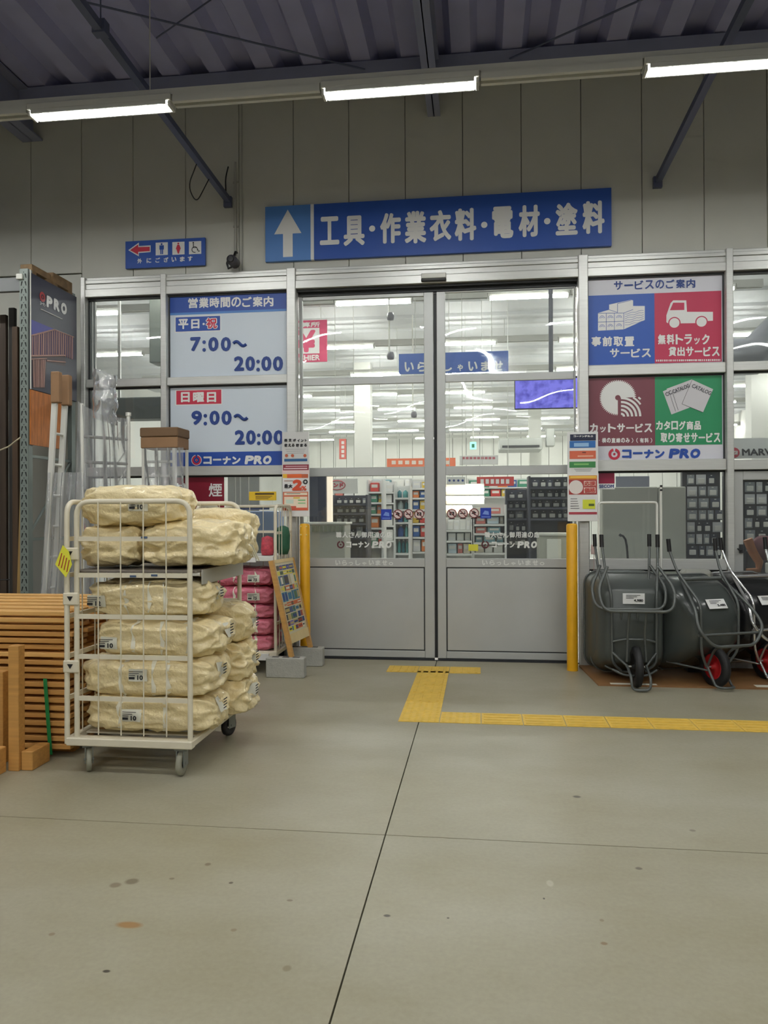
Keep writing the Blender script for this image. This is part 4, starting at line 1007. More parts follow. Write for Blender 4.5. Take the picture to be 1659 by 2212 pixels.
# left door, lower pane
t = thing('display_case', 'tall dark display case at the left edge of the left door glass', 'case', (P(690, 1120, 10.4).x, 10.4, 0))
mb = MB(); wbox(mb, 668, 704, 1028, 1125, 10.4, .0, 0); A = P(668, 1080, 10.4).x; B = P(704, 1080, 10.4).x
MB().box((A, 10.4, 1.5), (B, 10.9, P(690, 1012, 10.4).z), bev=.01).build('cabinet', mat('case_navy', (34, 38, 58), .35), t)
MB().box((A-.02, 10.4, 0), (B+.02, 10.92, 1.5), bev=.01).build('plinth', mat('counter_grey', (176, 176, 166), .5), t)
mb = MB(); A2 = P(705.5, 1080, 10.4).x; B2 = P(716, 1080, 10.4).x; mb.box((A2, 10.42, 1.5), (B2, 10.5, P(690, 1028, 10.4).z)); mb.build('lit_edge', mat('lit_edge_cream', (255, 236, 214), .5, emit=.8), t)
t = thing('counter', 'grey counter with a slatted front behind the left door glass', 'counter', (P(700, 1170, 10.0).x, 10.0, 0))
A, B = P(655, 1170, 9.9).x, P(745, 1170, 9.9).x; zc = P(700, 1128, 9.9).z
MB().box((A, 9.9, 0), (B, 10.35, zc-.03), bev=.01).build('cabinet', mat('counter_grey', (176, 176, 166), .5), t)
MB().box((A-.02, 9.88, zc-.03), (B+.02, 10.37, zc), bev=.005).build('top', M_white, t)
for k in range(8):
    x = A+.12+k*.055; MB().box((x, 9.885, zc-.13), (x+.035, 9.899, zc-.05)).build('slat', mat('slat_greygreen', (120, 128, 112), .5), t)
t = hang('brand_sign', 'white hanging sign with a red rounded emblem behind the left door glass', 'sign', 716, 773, 1034, 1066, 11.6, M_swhite, top=5.4)
mb = MB(); pts = []
for i in range(24):
    an = i/24*2*math.pi; c = P(728, 1048, 11.59); pts.append((c.x+.125*math.cos(an)*(1 if True else 1), 11.592, c.z+.07*math.sin(an)))
mb.tube(pts, .007, 5, closed=True); wt(mb, 'ンド', 720, 742, 1043, 1053, 11.594, bold=.08); mb.build('emblem', mat('emblem_red', (196, 70, 84), .5), t)
shelf_unit('dark wall shelf of carded tools under the white hanging sign', 718, 792, 1069, 11.9, (1088, 1108, 1130, 1160), 'card', 'dark', 'below the brand sign', True)
shelf_unit('pale shelf of mixed goods, nearest of the aisle shelves in the left door', 794, 826, 1036, 12.6, (1062, 1085, 1110, 1140, 1180), 'box', 'mixed', 'near aisle', n=1.1)
shelf_unit('white aisle shelf, second from the front in the left door', 828, 852, 1040, 15.0, (1063, 1086, 1108, 1135, 1168), 'box', 'pale', 'second aisle', n=1.2)
shelf_unit('white aisle shelf of teal bottles in the left door', 852, 884, 1050, 12.2, (1075, 1100, 1128, 1160, 1195), 'bottle', 'teal', 'bottle unit', n=.8)
shelf_unit('white aisle shelf of red and blue packs beside the door seam', 886, 932, 1034, 12.8, (1054, 1075, 1100, 1130, 1160, 1192), 'box', 'mixed', 'beside the door seam', n=1.2)
shelf_unit('long pale shelf deep in the shop behind the left door', 720, 935, 1032, 19.0, (1050, 1070, 1090), 'box', 'pale', 'far unit', n=2.4)
# right door, lower pane
t = thing('bulb_display', 'glowing display wall of lit light bulbs at the left of the right door glass', 'display', (P(990, 1100, 12.4).x, 12.4, 0))
A, B = P(958, 1080, 12.4).x, P(1046, 1080, 12.4).x
MB().box((A, 12.4, 0), (B, 12.5, P(1000, 1045, 12.4).z)).build('back_panel', M_white, t)
for z in (1065, 1085, 1104): q = P(1000, z, 12.3).z; MB().box((A, 12.18, q-.05), (B, 12.4, q-.03)).build('shelf', M_white, t)
for r in range(3):
    for k in range(10):
        q = P(964+8.6*k, 1058+19.5*r, 12.3); mb = MB(); mb.lathe([(0, -.03), (.032, -.01), (.036, .01), (.02, .035), (0, .04)], (q.x, 12.3, q.z), seg=8)
        mb.build('bulb', mat('bulb_warm', (255, 226, 190), .5, emit=9) if k < 6 else mat('bulb_cool', (250, 250, 255), .5, emit=7), t)
shelf_unit('white shelf of wiring goods below the glowing bulbs in the right door', 962, 1020, 1118, 11.6, (1145, 1168, 1196), 'box', 'pale', 'below the bulbs', n=1.1)
shelf_unit('shelf of pale lamp boxes in the middle of the right door glass', 1022, 1092, 1090, 11.6, (1110, 1132, 1152, 1172, 1194), 'box', 'pale', 'lamp box unit', n=1.5)
shelf_unit('long pale shelf deep in the shop behind the right door', 1010, 1240, 1032, 18.0, (1052, 1072), 'box', 'mixed', 'right far unit', n=2.2)
shelf_unit('dark wall of carded hand tools right of the bulbs', 1094, 1142, 1056, 12.2, (1077, 1098, 1120, 1148, 1180), 'card', 'dark', 'right of the bulbs', True)
shelf_unit('tall dark tool wall at the right of the right door glass', 1144, 1234, 1028, 11.8, (1052, 1074, 1096, 1120), 'card', 'dark', 'tall tool wall', True)
t = thing('counter', 'grey goods counter with white front boxes at the right of the right door glass', 'counter', (P(1190, 1200, 10.8).x, 10.8, 0))
A, B = P(1165, 1180, 10.7).x, P(1228, 1180, 10.7).x; zc = P(1200, 1152, 10.7).z
MB().box((A, 10.7, 0), (B, 11.2, zc-.03), bev=.01).build('cabinet', mat('counter_grey', (176, 176, 166), .5), t)
MB().box((A-.02, 10.68, zc-.03), (B+.02, 11.22, zc)).build('top', M_white, t)
MB().box((A+.1, 10.66, .6), (B-.1, 10.7, zc-.08), bev=.008).build('front_panel', M_white, t)
t = hang('aisle_sign', 'red and white goods sign above the bulbs in the lower right door glass', 'sign', 1030, 1110, 1030, 1050, 12.9, mat('goods_red', (190, 60, 58), .5), top=5.4)
mb = MB()
for i in range(6): wbox(mb, 1038+11*i, 1045+11*i, 1035, 1045, 12.898, .001)
mb.build('faded_lettering', M_swhite, t)
t = hang('aisle_sign', 'white sign with four dark dots at the lower right door glass top', 'sign', 965, 1005, 1030, 1047, 11.4, M_swhite, top=5.4)
mb = MB()
for i in range(4): c = P(971+9.5*i, 1038, 11.398); mb.disc((c.x, 11.398, c.z), (0, 1, 0), .018, -.001, 8)
mb.build('dots', M_navy, t)
t = hang('price_sign', 'small yellow price sign low in the right door glass', 'sign', 1012, 1033, 1176, 1190, 11.3, mat('price_yellow', (250, 236, 40), .5), top=0)
mb = MB(); q = P(1022, 1190, 11.3); mb.tube([(q.x, 11.32, q.z), (q.x, 11.32, 0)], .012, 6); mb.build('stand', M_alu, t)
# right windows
M_cab = mat('cabinet_greige', (200, 200, 188), .5)
t = thing('steel_cabinet', 'wide plain grey steel cabinet behind the right window', 'cabinet', (P(1380, 1200, 9.7).x, 9.7, 0))
A, B, C_ = P(1296, 1200, 9.7).x, P(1414, 1200, 9.7).x, P(1473, 1200, 9.7).x; zc = P(1380, 1053, 9.7).z
MB().box((A, 9.7, 0), (B-.004, 9.5, zc), bev=.01).build('cabinet_body', M_cab, t); MB().box((B+.004, 9.7, 0), (C_, 9.5, zc), bev=.01).build('cabinet_body', M_cab, t)
mb = MB(); wbox(mb, 1402, 1445, 1096, 1124, 9.698, .02, 0, .004); mb.build('document_holder', mat('holder_pale', (222, 226, 206), .4), t)
mb = MB(); wbox(mb, 1448, 1454, 1066, 1073, 9.698, .012); mb.build('lock', M_black, t)
mb = MB(); wbox(mb, 1330, 1402, 1029, 1053, 10.0, .02); mb.build('screen_back', mat('grey_blue_panel', (130, 134, 150), .5), t)
t = thing('curved_rod', 'thin black curved rod standing in front of the grey cabinet', 'rod', (P(1354, 1200, 8.7).x, 8.7, 0))
mb = MB(); mb.tube([(lambda q: (q.x, 8.7, q.z))(P(u, v, 8.7)) for u, v in ((1341, 1156), (1346, 1158), (1351, 1165), (1354, 1180), (1356, 1205), (1357, 1330))], .012, 6); q = P(1340, 1156, 8.7); mb.lathe([(0, -.02), (.022, 0), (0, .02)], q, seg=8)
mb.tube([(P(1357, 1330, 8.7).x, 8.7, P(1357, 1330, 8.7).z), (P(1357, 1330, 8.7).x, 8.7, 0)], .012, 6); mb.build('rod', M_black, t)
def wall_rack(lab, px0, px1, ty, by, Y, where):
    a, b = P(px0, 1100, Y).x, P(px1, 1100, Y).x; zt = P((px0+px1)/2, ty, Y).z; zb = 0
    t = thing('display_rack', lab, 'rack', ((a+b)/2, Y, 0)); MB().box((a, Y, 0), (b, Y+.08, zt)).build('back_panel', mat('rack_black', (26, 26, 34), .5), t)
    r = 0; zz = zt-.14; rows_ = int((zt-P(1400, by, Y).z)/.145)
    for r in range(rows_):
        z = zt-.15-.145*r; k = 0; x = a+.05
        while x < b-.06:
            w = random.choice((.07, .09, .12)); col = random.choice([(24, 24, 30), (40, 44, 60), (150, 154, 160), (30, 32, 44), (220, 220, 224), (220, 220, 224), (70, 74, 90), (150, 154, 160)])
            if random.random() < .93: product('card', col, (x+w/2, Y-.02, z), w*.95, .06, .12, '%s carded accessory, %s from left, %s row, %s' % (CN[col], WORD[min(k, 9)], WORD[min(r, 9)], where), 'accessories %s' % where)
            x += w+.015; k += 1
wall_rack('black accessory rack behind the right window between cabinet and post', 1474, 1556, 1020, 1204, 9.75, 'in the right window')
wall_rack('black accessory rack behind the far right glass door', 1598, 1700, 1036, 1200, 9.75, 'behind the far right door')
t = thing('tool_machine', 'orange brown machine with a maroon drum behind the far right glass door', 'machine', (P(1630, 1260, 8.75).x, 8.75, 0))
M_org = mat('machine_orange', (170, 104, 58), .5); M_mar = mat('machine_maroon', (104, 50, 58), .5)
mb = MB(); q = P(1650, 1180, 8.75); mb.lathe([(0, 0), (.12, .01), (.14, .06), (.12, .11), (0, .12)], (q.x, 8.7, q.z-.02), ax='Y', seg=18); mb.build('drum', M_mar, t)
mb = MB(); mb.tube([(lambda q: (q.x, 8.72, q.z))(P(u, v, 8.72)) for u, v in ((1615, 1165), (1625, 1190), (1640, 1215), (1638, 1232), (1612, 1232))], [.05, .05, .045, .035, .02], 8); mb.build('arm', M_org, t)
mb = MB(); q = P(1640, 1250, 8.75); mb.box((q.x-.25, 8.65, 0), (q.x+.25, 8.9, P(1640, 1240, 8.75).z), bev=.02); mb.build('base', mat('machine_base', (70, 74, 82), .5), t)
mb = MB(); wbox(mb, 1652, 1664, 1215, 1238, 8.6, .1, 0, .01); mb.build('white_tank', M_white, t)
for (x0, x1, y0, y1, Y, col, lab) in ((1622, 1640, 1244, 1290, 8.6, (150, 150, 140), 'pale grey carton low behind the far right glass door'), (1590, 1659, 680, 796, 12, (150, 152, 158), 'grey metal duct elbow high in the far right window')):
    c = P((x0+x1)/2, y1, Y); 
    if Y < 9:
        mb = MB(); wbox(mb, x0, x1, y0, y1, Y, .12, 0, .01); mb.box((c.x-.05, Y-.11, 0), (c.x+.05, Y-.02, c.z+.01)); tag(mb.build('carton', mat('carton_grey', col, .5)), lab, 'box')
    else:
        t = thing('air_duct', lab, 'duct', (c.x, Y, c.z)); mb = MB(); a_ = P(1592, 772, Y); mb.tube([(a_.x-.15, Y, a_.z+.0), (a_.x+.2, Y, a_.z), (a_.x+.6, Y+.1, a_.z+.35), (a_.x+1.2, Y+.2, a_.z+.9), (a_.x+1.5, Y+.2, 5.1)], .28, 16); mb.build('duct_bend', mat('duct_silver', (176, 178, 186), .3, .7), t)
# big white blinds and a yellow notice behind window_2
for k, (x0, x1) in enumerate(((492, 507), (509, 518), (520, 536), (538, 560))):
    a = P(x0, 1060, 9.6); b = P(x1, 1060, 9.6); o = MB().box((a.x, 9.6, 0), (b.x, 9.64, P(520, 1024, 9.3).z), bev=.004).build('sheet_board', mat('sheet_board_greige', (200, 198, 186), .6))
    tag(o, 'tall pale sheet board on end behind the glass, %s from the left of four' % WORD[k], 'board', 'tall pale boards behind the glass')
t = thing('notice_plate', 'yellow notice plate on the glass above the second roll cage', 'sign', (P(568, 1072, 8.33).x, 8.33, P(568, 1082, 8.33).z))
mb = MB(); wbox(mb, 538, 597, 1062, 1081, 8.345, .006, 0, .004); mb.build('plate', mat('notice_yellow', (240, 200, 50), .5), t)
mb = MB(); wbox(mb, 551, 592, 1064.5, 1069, 8.3385, .0006)
for k in range(3): wbox(mb, 552, 588-4*k, 1071.5+2.8*k, 1072.7+2.8*k, 8.3385, .0006)
mb.build('small_print', mat('ink_brown', (96, 76, 30), .6), t)
t = thing('glass_counter', 'pale blue counter with a dark blue lettered strip behind the second roll cage', 'counter', (P(540, 1150, 9.0).x, 9, 0))
a, b = P(480, 1150, 9.0).x, P(600, 1150, 9.0).x
MB().box((a, 9, 0), (b, 9.4, P(540, 1150, 9).z), bev=.01).build('cabinet', mat('counter_greyblue', (130, 134, 140), .5), t)
MB().box((a, 8.99, P(540, 1150, 9).z), (b, 9.3, P(540, 1104, 9).z), bev=.01).build('glass_front', mat('counter_paleblue', (160, 182, 222), .3), t)
mb = MB(); wbox(mb, 502, 582, 1094, 1101, 8.98, .006); mb.build('strip', M_navy, t)

for (x0, x1, y0, y1, Y, col, lab) in ((322, 354, 636, 783, 9.0, (150, 156, 150), 'tall grey duct box in the upper left window beside the post'), (218, 354, 858, 905, 9.0, (96, 102, 98), 'wide dark grey panel in the left window above the ladders')):
    A, B = P(x0, (y0+y1)/2, Y), P(x1+6, (y0+y1)/2, Y); t = thing('wall_panel_box', lab, 'panel', ((A.x+B.x)/2, Y, P((x0+x1)/2, y1, Y).z))
    z0, z1 = P((x0+x1)/2, y1, Y).z, P((x0+x1)/2, y0, Y).z
    MB().box((A.x, Y, z0), (B.x, Y+.25, z1), bev=.01).build('box_body', mat('box_grey_%d' % x0, col, .5), t)
    MB().box((A.x+.1, Y+.25, z0+.02), (A.x+.13, Y+.28, 5.4)).build('hanger', M_alu, t); MB().box((B.x-.13, Y+.25, z0+.02), (B.x-.1, Y+.28, 5.4)).build('hanger', M_alu, t)
# ------------------------------------------------------------------ roll cages and moving blankets
M_cage = mat('cage_cream_paint', (222, 214, 192), .45, noise_amt=.03)
M_rub = mat('castor_rubber', (150, 148, 132), .6); M_drub = mat('dark_rubber', (44, 42, 44), .6)
def cage_panel(t, A, B, z0, z1, nv, zs, name, top_bar=True):
    """upright grid panel between floor points A and B: rounded tube frame, flat bars, thin rods"""
    A, B = Vector(A), Vector(B); r = .0165
    fr = round_path([(A.x, A.y, z0), (A.x, A.y, z1), (B.x, B.y, z1), (B.x, B.y, z0)], .09, 6)
    mb = MB(); mb.tube(fr, r, 10); mb.build('frame_tube', M_cage, t)
    d = (B-A); n = Vector((d.y, -d.x, 0)).normalized()
    for z in zs:
        mb = MB(); a = A+d*.015; b = B-d*.015
        w = n*.008
        mb.poly([Vector((a.x, a.y, z-.014))-w, Vector((b.x, b.y, z-.014))-w, Vector((b.x, b.y, z+.014))-w, Vector((a.x, a.y, z+.014))-w], w*2); mb.build('cross_bar', M_cage, t)
    for k in range(nv):
        p = A+d*((k+1)/(nv+1)); mb = MB(); mb.tube([(p.x+n.x*.012, p.y+n.y*.012, z0+.02), (p.x+n.x*.012, p.y+n.y*.012, z1)], .0045, 6); mb.build('rod', M_cage, t)
def castor(t, x, y, ang, zb, r=.075, rub=None):
    M = Matrix.Translation((x, y, 0)) @ Matrix.Rotation(ang, 4, 'Z')
    w = MB(); w.lathe([(.03, -.012), (r*.72, -.016), (r*.98, -.014), (r, 0), (r*.98, .014), (r*.72, .016), (.03, .012)], (0, 0, 0), ax='X', seg=22, M=M @ Matrix.Translation((0, -.03, r)))
    f = MB()
    for s in (-1, 1): f.box((s*.022-.003, -.06, r-.02), (s*.022+.003, .02, zb-.02), M=M)
    f.box((-.04, -.05, zb-.022), (.04, .05, zb), M=M); f.tube([M @ Vector((-.03, -.03, r)), M @ Vector((.03, -.03, r))], .008, 8); fo = f.build('castor_fork', mat('castor_steel', (140, 144, 140), .4, .5), t); w.build('castor_wheel', rub or M_rub, fo)
def roll_cage(lab, x0, x1, y0, y1, sides, zt, zs_front, rub=None, nv=4):
    t = thing('roll_cage', lab, 'roll cage', ((x0+x1)/2, (y0+y1)/2, 0), group='cream roll cages'); zb = .205
    MB().box((x0-.0, y0-.03, zb-.03), (x1+.02, y0+.03, zb+.02), bev=.006).build('base_rail', M_cage, t)
    MB().box((x0, y1-.03, zb-.03), (x1+.02, y1+.03, zb+.02), bev=.006).build('base_rail', M_cage, t)
    for x in (x0, x1): MB().box((x-.018, y0+.031, zb-.025), (x+.018, y1-.031, zb+.015), bev=.005).build('base_rail', M_cage, t)
    for k in range(7):
        y = y0+.08+(y1-y0-.16)*k/6; MB().box((x0+.02, y-.03, zb-.01), (x1-.02, y+.03, zb+.0)).build('deck_slat', M_cage, t)
    if 'front' in sides: cage_panel(t, (x0+.06, y0, 0), (x1, y0, 0), zb+.02, zt, nv, zs_front, 'front')
    if 'back' in sides: cage_panel(t, (x0+.06, y1, 0), (x1, y1, 0), zb+.02, zt, nv, zs_front, 'back')
    if 'left' in sides: cage_panel(t, (x0, y0-.01, 0), (x0, y1, 0), zb-.02, zt, 5, zs_front, 'left')
    if 'right' in sides: cage_panel(t, (x1, y0, 0), (x1, y1, 0), zb+.02, zt, 5, zs_front, 'right')
    if 'front' in sides:
        for z in (1.36, .98+.1, .66):
            cp = MB().box((x0-.02, y0-.03, z-.035), (x0+.085, y0-.012, z+.045), bev=.008).build('clip_plate', M_cage, t)
            mb = MB(); mb.poly([(x0+.012, y0-.031, z+.022), (x0+.05, y0-.031, z+.022), (x0+.031, y0-.031, z-.008)], (0, -.002, 0)); mb.build('clip_arrow', M_black, cp)
    castor(t, x0+.10, y0+.07, .5, zb-.03, rub=rub); castor(t, x1-.07, y0+.06, .05, zb-.03, rub=rub); castor(t, x1-.05, y1-.05, -.3, zb-.03, rub=M_drub); castor(t, x0+.1, y1-.05, .3, zb-.03, rub=M_drub)
    return t
cx0, cx1, cy0, cy1 = -2.56, -1.765, 4.5, 5.47
cage = roll_cage('cream roll cage at front left loaded with beige wrapped moving blankets', cx0, cx1, cy0, cy1, ('front', 'left', 'back'), 1.69, (1.458, 1.232, .975, .726, .466))
# blue markers on the front bars, folded middle shelf
for (px, py) in ((311, 1161), (287, 1245), (333, 1243)):
    c = P(px, py, cy0-.012); MB().box((c.x-.02, cy0-.0125, c.z-.006), (c.x+.02, cy0-.0085, c.z+.006)).build('blue_marker', mat('marker_blue', (70, 90, 120), .5), cage)
MB().box((cx0+.03, cy0+.03, 1.245), (cx1+.03, cy1-.03, 1.262), bev=.004).build('middle_shelf', mat('shelf_greybrown', (120, 112, 104), .5), cage)
mb = MB(); mb.poly([(cx1+.035, cy0+.1, 1.17), (cx1+.035, cy1-.06, 1.17), (cx1+.035, cy1-.06, 1.262), (cx1+.035, cy0+.1, 1.262)], (.012, 0, 0)); mb.build('shelf_lip', mat('shelf_lip_grey', (176, 174, 164), .5), cage)
mb = MB(); q = P(143, 1212, 4.46); mb.poly([(q.x-.06, 4.44, q.z-.02), (q.x+.01, 4.44, q.z-.1), (q.x+.05, 4.44, q.z-.02), (q.x+.03, 4.44, q.z+.06), (q.x-.01, 4.44, q.z+.1)], (0, -.002, 0)); mb.build('yellow_tag', mat('tag_yellow', (232, 228, 70), .5), cage)
mb = MB(); 
for k in range(4): mb.poly([(q.x-.04+.018*k, 4.437, q.z-.03-.012*k), (q.x-.034+.018*k, 4.437, q.z-.03-.012*k), (q.x-.012+.016*k, 4.437, q.z+.05-.014*k), (q.x-.018+.016*k, 4.437, q.z+.05-.014*k)], (0, -.001, 0))
mb.build('tag_print', mat('ink_red', (170, 50, 40), .6), cage)

def bag_point(q, w, d, h, n):
    k = (abs(q.x)**n+abs(q.y)**n+abs(q.z)**n)**(1/n); p = q/k
    return Vector((p.x*w/2, p.y*d/2, p.z*h/2))
def make_bag(name, lab, grp, c, w, d, h, seed, m, tilt=0.0, yaw=0.0, N=34, n=4.2, amp=.016, cat='blanket bundle', straps=(), tag_at=None, endtag=False, sag=.0, text='10'):
    t = thing(name, lab, cat, c, yaw, grp)
    R = Matrix.Rotation(tilt, 4, 'Y'); off = Vector((seed*7.3, seed*3.1, seed*1.7))
    def shape(q):
        p = bag_point(q, w, d, h, n); u = q.normalized()
        # creases: long folds gathered towards the ends, finer wrinkles on top
        s = Vector((p.x*2.2, p.y*9, p.z*9))
        a = 1-2.4*abs(noise.noise(s*1.15+off)); b = 1-2.6*abs(noise.noise(Vector((p.x*9+2*p.z, p.y*15, p.z*20))+off)); e = noise.noise(p*3+off)
        f = abs(q.x)**3
        dsp = amp*(.8*a+.75*b-.3)*(1+.8*f)+.018*e
        p = p+u*dsp; p.z -= sag*(p.x/w*2)**2
        return p
    vs = []; fs = []; mb = MB()
    for ax in range(3):
        for sg in (-1, 1):
            base = len(vs)
            for i in range(N+1):
                for j in range(N+1):
                    a, b = 2*i/N-1, 2*j/N-1; a = math.sin(a*math.pi/2)*.35+a*.65; b = math.sin(b*math.pi/2)*.35+b*.65
                    q = Vector((sg, a, b)) if ax == 0 else (Vector((a, sg, b)) if ax == 1 else Vector((a, b, sg)))
                    vs.append(R @ shape(q))
            for i in range(N):
                for j in range(N):
                    k = base+i*(N+1)+j; fs.append((k, k+1, k+N+2, k+N+1))
    bm = bmesh.new(); bv = [bm.verts.new(v) for v in vs]
    for f in fs: bm.faces.new([bv[i] for i in f])
    bmesh.ops.remove_doubles(bm, verts=bm.verts[:], dist=.0004); bm.verts.index_update()
    vv = [v.co.copy() for v in bm.verts]; ff = [tuple(v.index for v in f.verts) for f in bm.faces]; bm.free()
    mb.add(vv, ff, 0, True); mb.build('bundle', m, t, local=True)
    for sx in straps:                                  # white tie going round the bundle
        sb = MB(); pts = []
        for k in range(33):
            an = 2*math.pi*k/32; q = Vector((sx, math.cos(an), math.sin(an))); mx = max(abs(q.y), abs(q.z)); q = Vector((sx, q.y/mx, q.z/mx))
            p = shape(q); o_ = Vector((0, q.y, q.z)).normalized()*.004; pts.append((R @ (p+o_+Vector((-.009, 0, 0))), R @ (p+o_+Vector((.009+.012*math.sin(k+seed), 0, 0)))))
        V_ = [p for pr in pts for p in pr]; sb.add(V_, [(2*k, 2*k+1, 2*k+3, 2*k+2) for k in range(32)], 0, True); sb.build('tie_strap', mat('tie_white', (236, 232, 214), .4), t, local=True, recalc=False)
    def sheet(q0, u, v, lw, lh, nrm, txt):
        lb = MB(); pp = []
        nx = 5
        for i in range(nx+1):
            for j in range(3):
                p = q0+u*lw*(i/nx-.5)+v*lh*(j/2-.5); pp.append(p)
        # lay the label on the cloth
        out = []
        for p in pp:
            if abs(nrm.y) > .5: q = Vector((p.x/(w/2), -1, p.z/(h/2))); s_ = shape(q); out.append(R @ Vector((p.x, s_.y-.007, p.z)))
            else: q = Vector((1, p.y/(d/2), p.z/(h/2))); s_ = shape(q); out.append(R @ Vector((s_.x+.007, p.y, p.z)))
        lb.add(out, [(i*3+j, i*3+j+1, (i+1)*3+j+1, (i+1)*3+j) for i in range(nx) for j in range(2)], 0, True); pl = lb.build('paper_label', mat('label_paper', (226, 224, 208), .6), t, local=True, recalc=False)
        tb = MB(); f = out[3*2+1] if True else q0
        yy = (min(o.y for o in out)-.0035) if abs(nrm.y) > .5 else None
        if yy is not None:
            put_text(tb, txt, (q0.x+lw*.02, yy, q0.z-lh*.36), (lw*.3, 0, 0), (0, 0, lh*.4), bold=.06)
            for r in range(3): tb.box((q0.x-lw*.42, yy, q0.z+lh*(.3-.16*r)), (q0.x+lw*(.3-.2*r), yy-.001, q0.z+lh*(.35-.16*r)))
            tb.box((q0.x-lw*.42, yy, q0.z-lh*.32), (q0.x-lw*.12, yy-.001, q0.z-lh*.12))
            tb.build('label_print', mat('ink_black', (34, 34, 38), .6), pl, local=True)
        else:
            xx = max(o.x for o in out)+.003
            for r in range(4): tb.box((xx, q0.y-lw*.36, q0.z+lh*(.34-.2*r)), (xx+.001, q0.y+lw*(.36-.12*(r % 2)), q0.z+lh*(.42-.2*r)))
            tb.build('label_print', mat('ink_black', (34, 34, 38), .6), pl, local=True)
    if tag_at is not None: sheet(Vector((tag_at[0], 0, tag_at[1])), Vector((1, 0, 0)), Vector((0, 0, 1)), .125, .075, Vector((0, -1, 0)), text)
    if endtag: sheet(Vector((0, endtag[0], endtag[1])), Vector((0, 1, 0)), Vector((0, 0, 1)), .09, .09, Vector((1, 0, 0)), text)
    return t
M_bag = mat('beige_wrapped_cloth', (236, 218, 170), .42, noise_amt=.05, noise_scale=5, bump=.6, bump_scale=34, coat=.45)
M_pkb = mat('pink_wrapped_cloth', (214, 116, 136), .42, noise_amt=.08, noise_scale=6, bump=.6, bump_scale=36, coat=.45)
G1 = 'beige blanket bundles in the front roll cage'
A_ = -2.12
make_bag('blanket_bundle', 'beige wrapped blanket bundle lying at the very bottom front of the roll cage', G1, (A_+.045, 4.78, .352), .84, .44, .225, 1, M_bag, straps=(-.42, .3), tag_at=(-.09, .0), endtag=(-.02, .04), yaw=-.02)
make_bag('blanket_bundle', 'beige wrapped blanket bundle second from the bottom, white crossed ties on its front', G1, (A_+.03, 4.78, .588), .86, .45, .23, 2, M_bag, straps=(-.35, .15, .38), tag_at=(-.03, .02), endtag=(-.05, .03), tilt=-.01)
make_bag('blanket_bundle', 'beige wrapped blanket bundle third from the bottom, label at its left end', G1, (A_+.1, 4.78, .832), .78, .45, .225, 3, M_bag, straps=(-.35, .12, .58), tag_at=(-.3, -.03), endtag=(.02, .03))
make_bag('blanket_bundle', 'beige wrapped blanket bundle right under the middle shelf, clear wrap and large label', G1, (A_+.03, 4.78, 1.082), .8, .44, .215, 4, M_bag, straps=(-.3, .1, .35), tag_at=(-.32, -.02), endtag=(0, .02), text='12')
make_bag('blanket_bundle', 'short beige bundle at the left on the middle shelf, under the top bundle', G1, (-2.345, 4.79, 1.408), .37, .44, .25, 5, M_bag, N=26)
make_bag('blanket_bundle', 'large beige bundle on the middle shelf reaching out at the right of the cage', G1, (-1.845, 4.90, 1.42), .6, .62, .26, 6, M_bag, tilt=0, yaw=.12, amp=.022)
make_bag('blanket_bundle', 'big beige bundle lying on top of the load, highest of all', G1, (-2.215, 4.79, 1.668), .66, .44, .26, 7, M_bag, tag_at=(.09, .0), amp=.014, n=3.2)
make_bag('blanket_bundle', 'flat beige bundle at the top rear right behind the large one', G1, (-1.9, 5.3, 1.462), .62, .24, .35, 8, M_bag, N=26, amp=.014)
make_bag('blanket_bundle', 'beige bundle at the bottom rear, sticking out of the right side of the cage', G1, (-1.97, 5.2, .362), .78, .4, .25, 9, M_bag, endtag=(0, .02), amp=.02)
make_bag('blanket_bundle', 'beige bundle sticking out at rear right, between the lowest and the highest of three', G1, (-2.0, 5.2, .615), .82, .4, .25, 10, M_bag, endtag=(0, .0), amp=.022, tilt=.02)
make_bag('blanket_bundle', 'beige bundle sticking out at rear right, highest of three, just under the shelf lip', G1, (-2.02, 5.2, .875), .84, .4, .26, 11, M_bag, endtag=(.0, -.02), amp=.02, tilt=.03, n=3.4)
mb = MB()
for k in range(6): mb.tube([(-1.56+.004*k, 4.9+.03*k, 1.43-.006*k), (-1.545+.006*k, 4.93+.04*k, 1.35-.012*k)], .005, 5)
tag(mb.build('tie_cords', mat('tie_white', (236, 232, 214), .4)), 'loose white tie cord ends hanging from the large bundle', 'cord', kind='stuff')

dx0, dx1, dy0, dy1 = -2.88, -2.06, 7.55, 8.18
cage2 = roll_cage('cream roll cage by the window holding pink moving blankets', dx0, dx1, dy0, dy1, ('left', 'back', 'right'), 1.70, (1.42, .85, .5))
MB().box((dx0+.02, dy0-.0, 1.135), (dx1-.02, dy1-.03, 1.185), bev=.004).build('upper_shelf', M_white, cage2)
MB().box((dx0+.3, dy0-.02, 1.125), (dx0+.62, dy0-.002, 1.18)).build('price_strip', M_swhite, cage2)
mb = MB(); mb.box((dx0+.47, dy0-.024, 1.14), (dx0+.53, dy0-.0205, 1.165)); mb.build('price_print', mat('ink_black', (34, 34, 38), .6), cage2)
MB().box((dx0+.1, dy0-.055, .14), (dx0+.76, dy0-.032, .205)).build('price_strip', M_swhite, cage2)
mb = MB(); put_text(mb, '1980', (dx0+.56, dy0-.056, .15), (.1, 0, 0), (0, 0, .04), bold=.05); mb.build('price_print', mat('ink_black', (34, 34, 38), .6), cage2)
G2 = 'pink blanket bundles in the second roll cage'
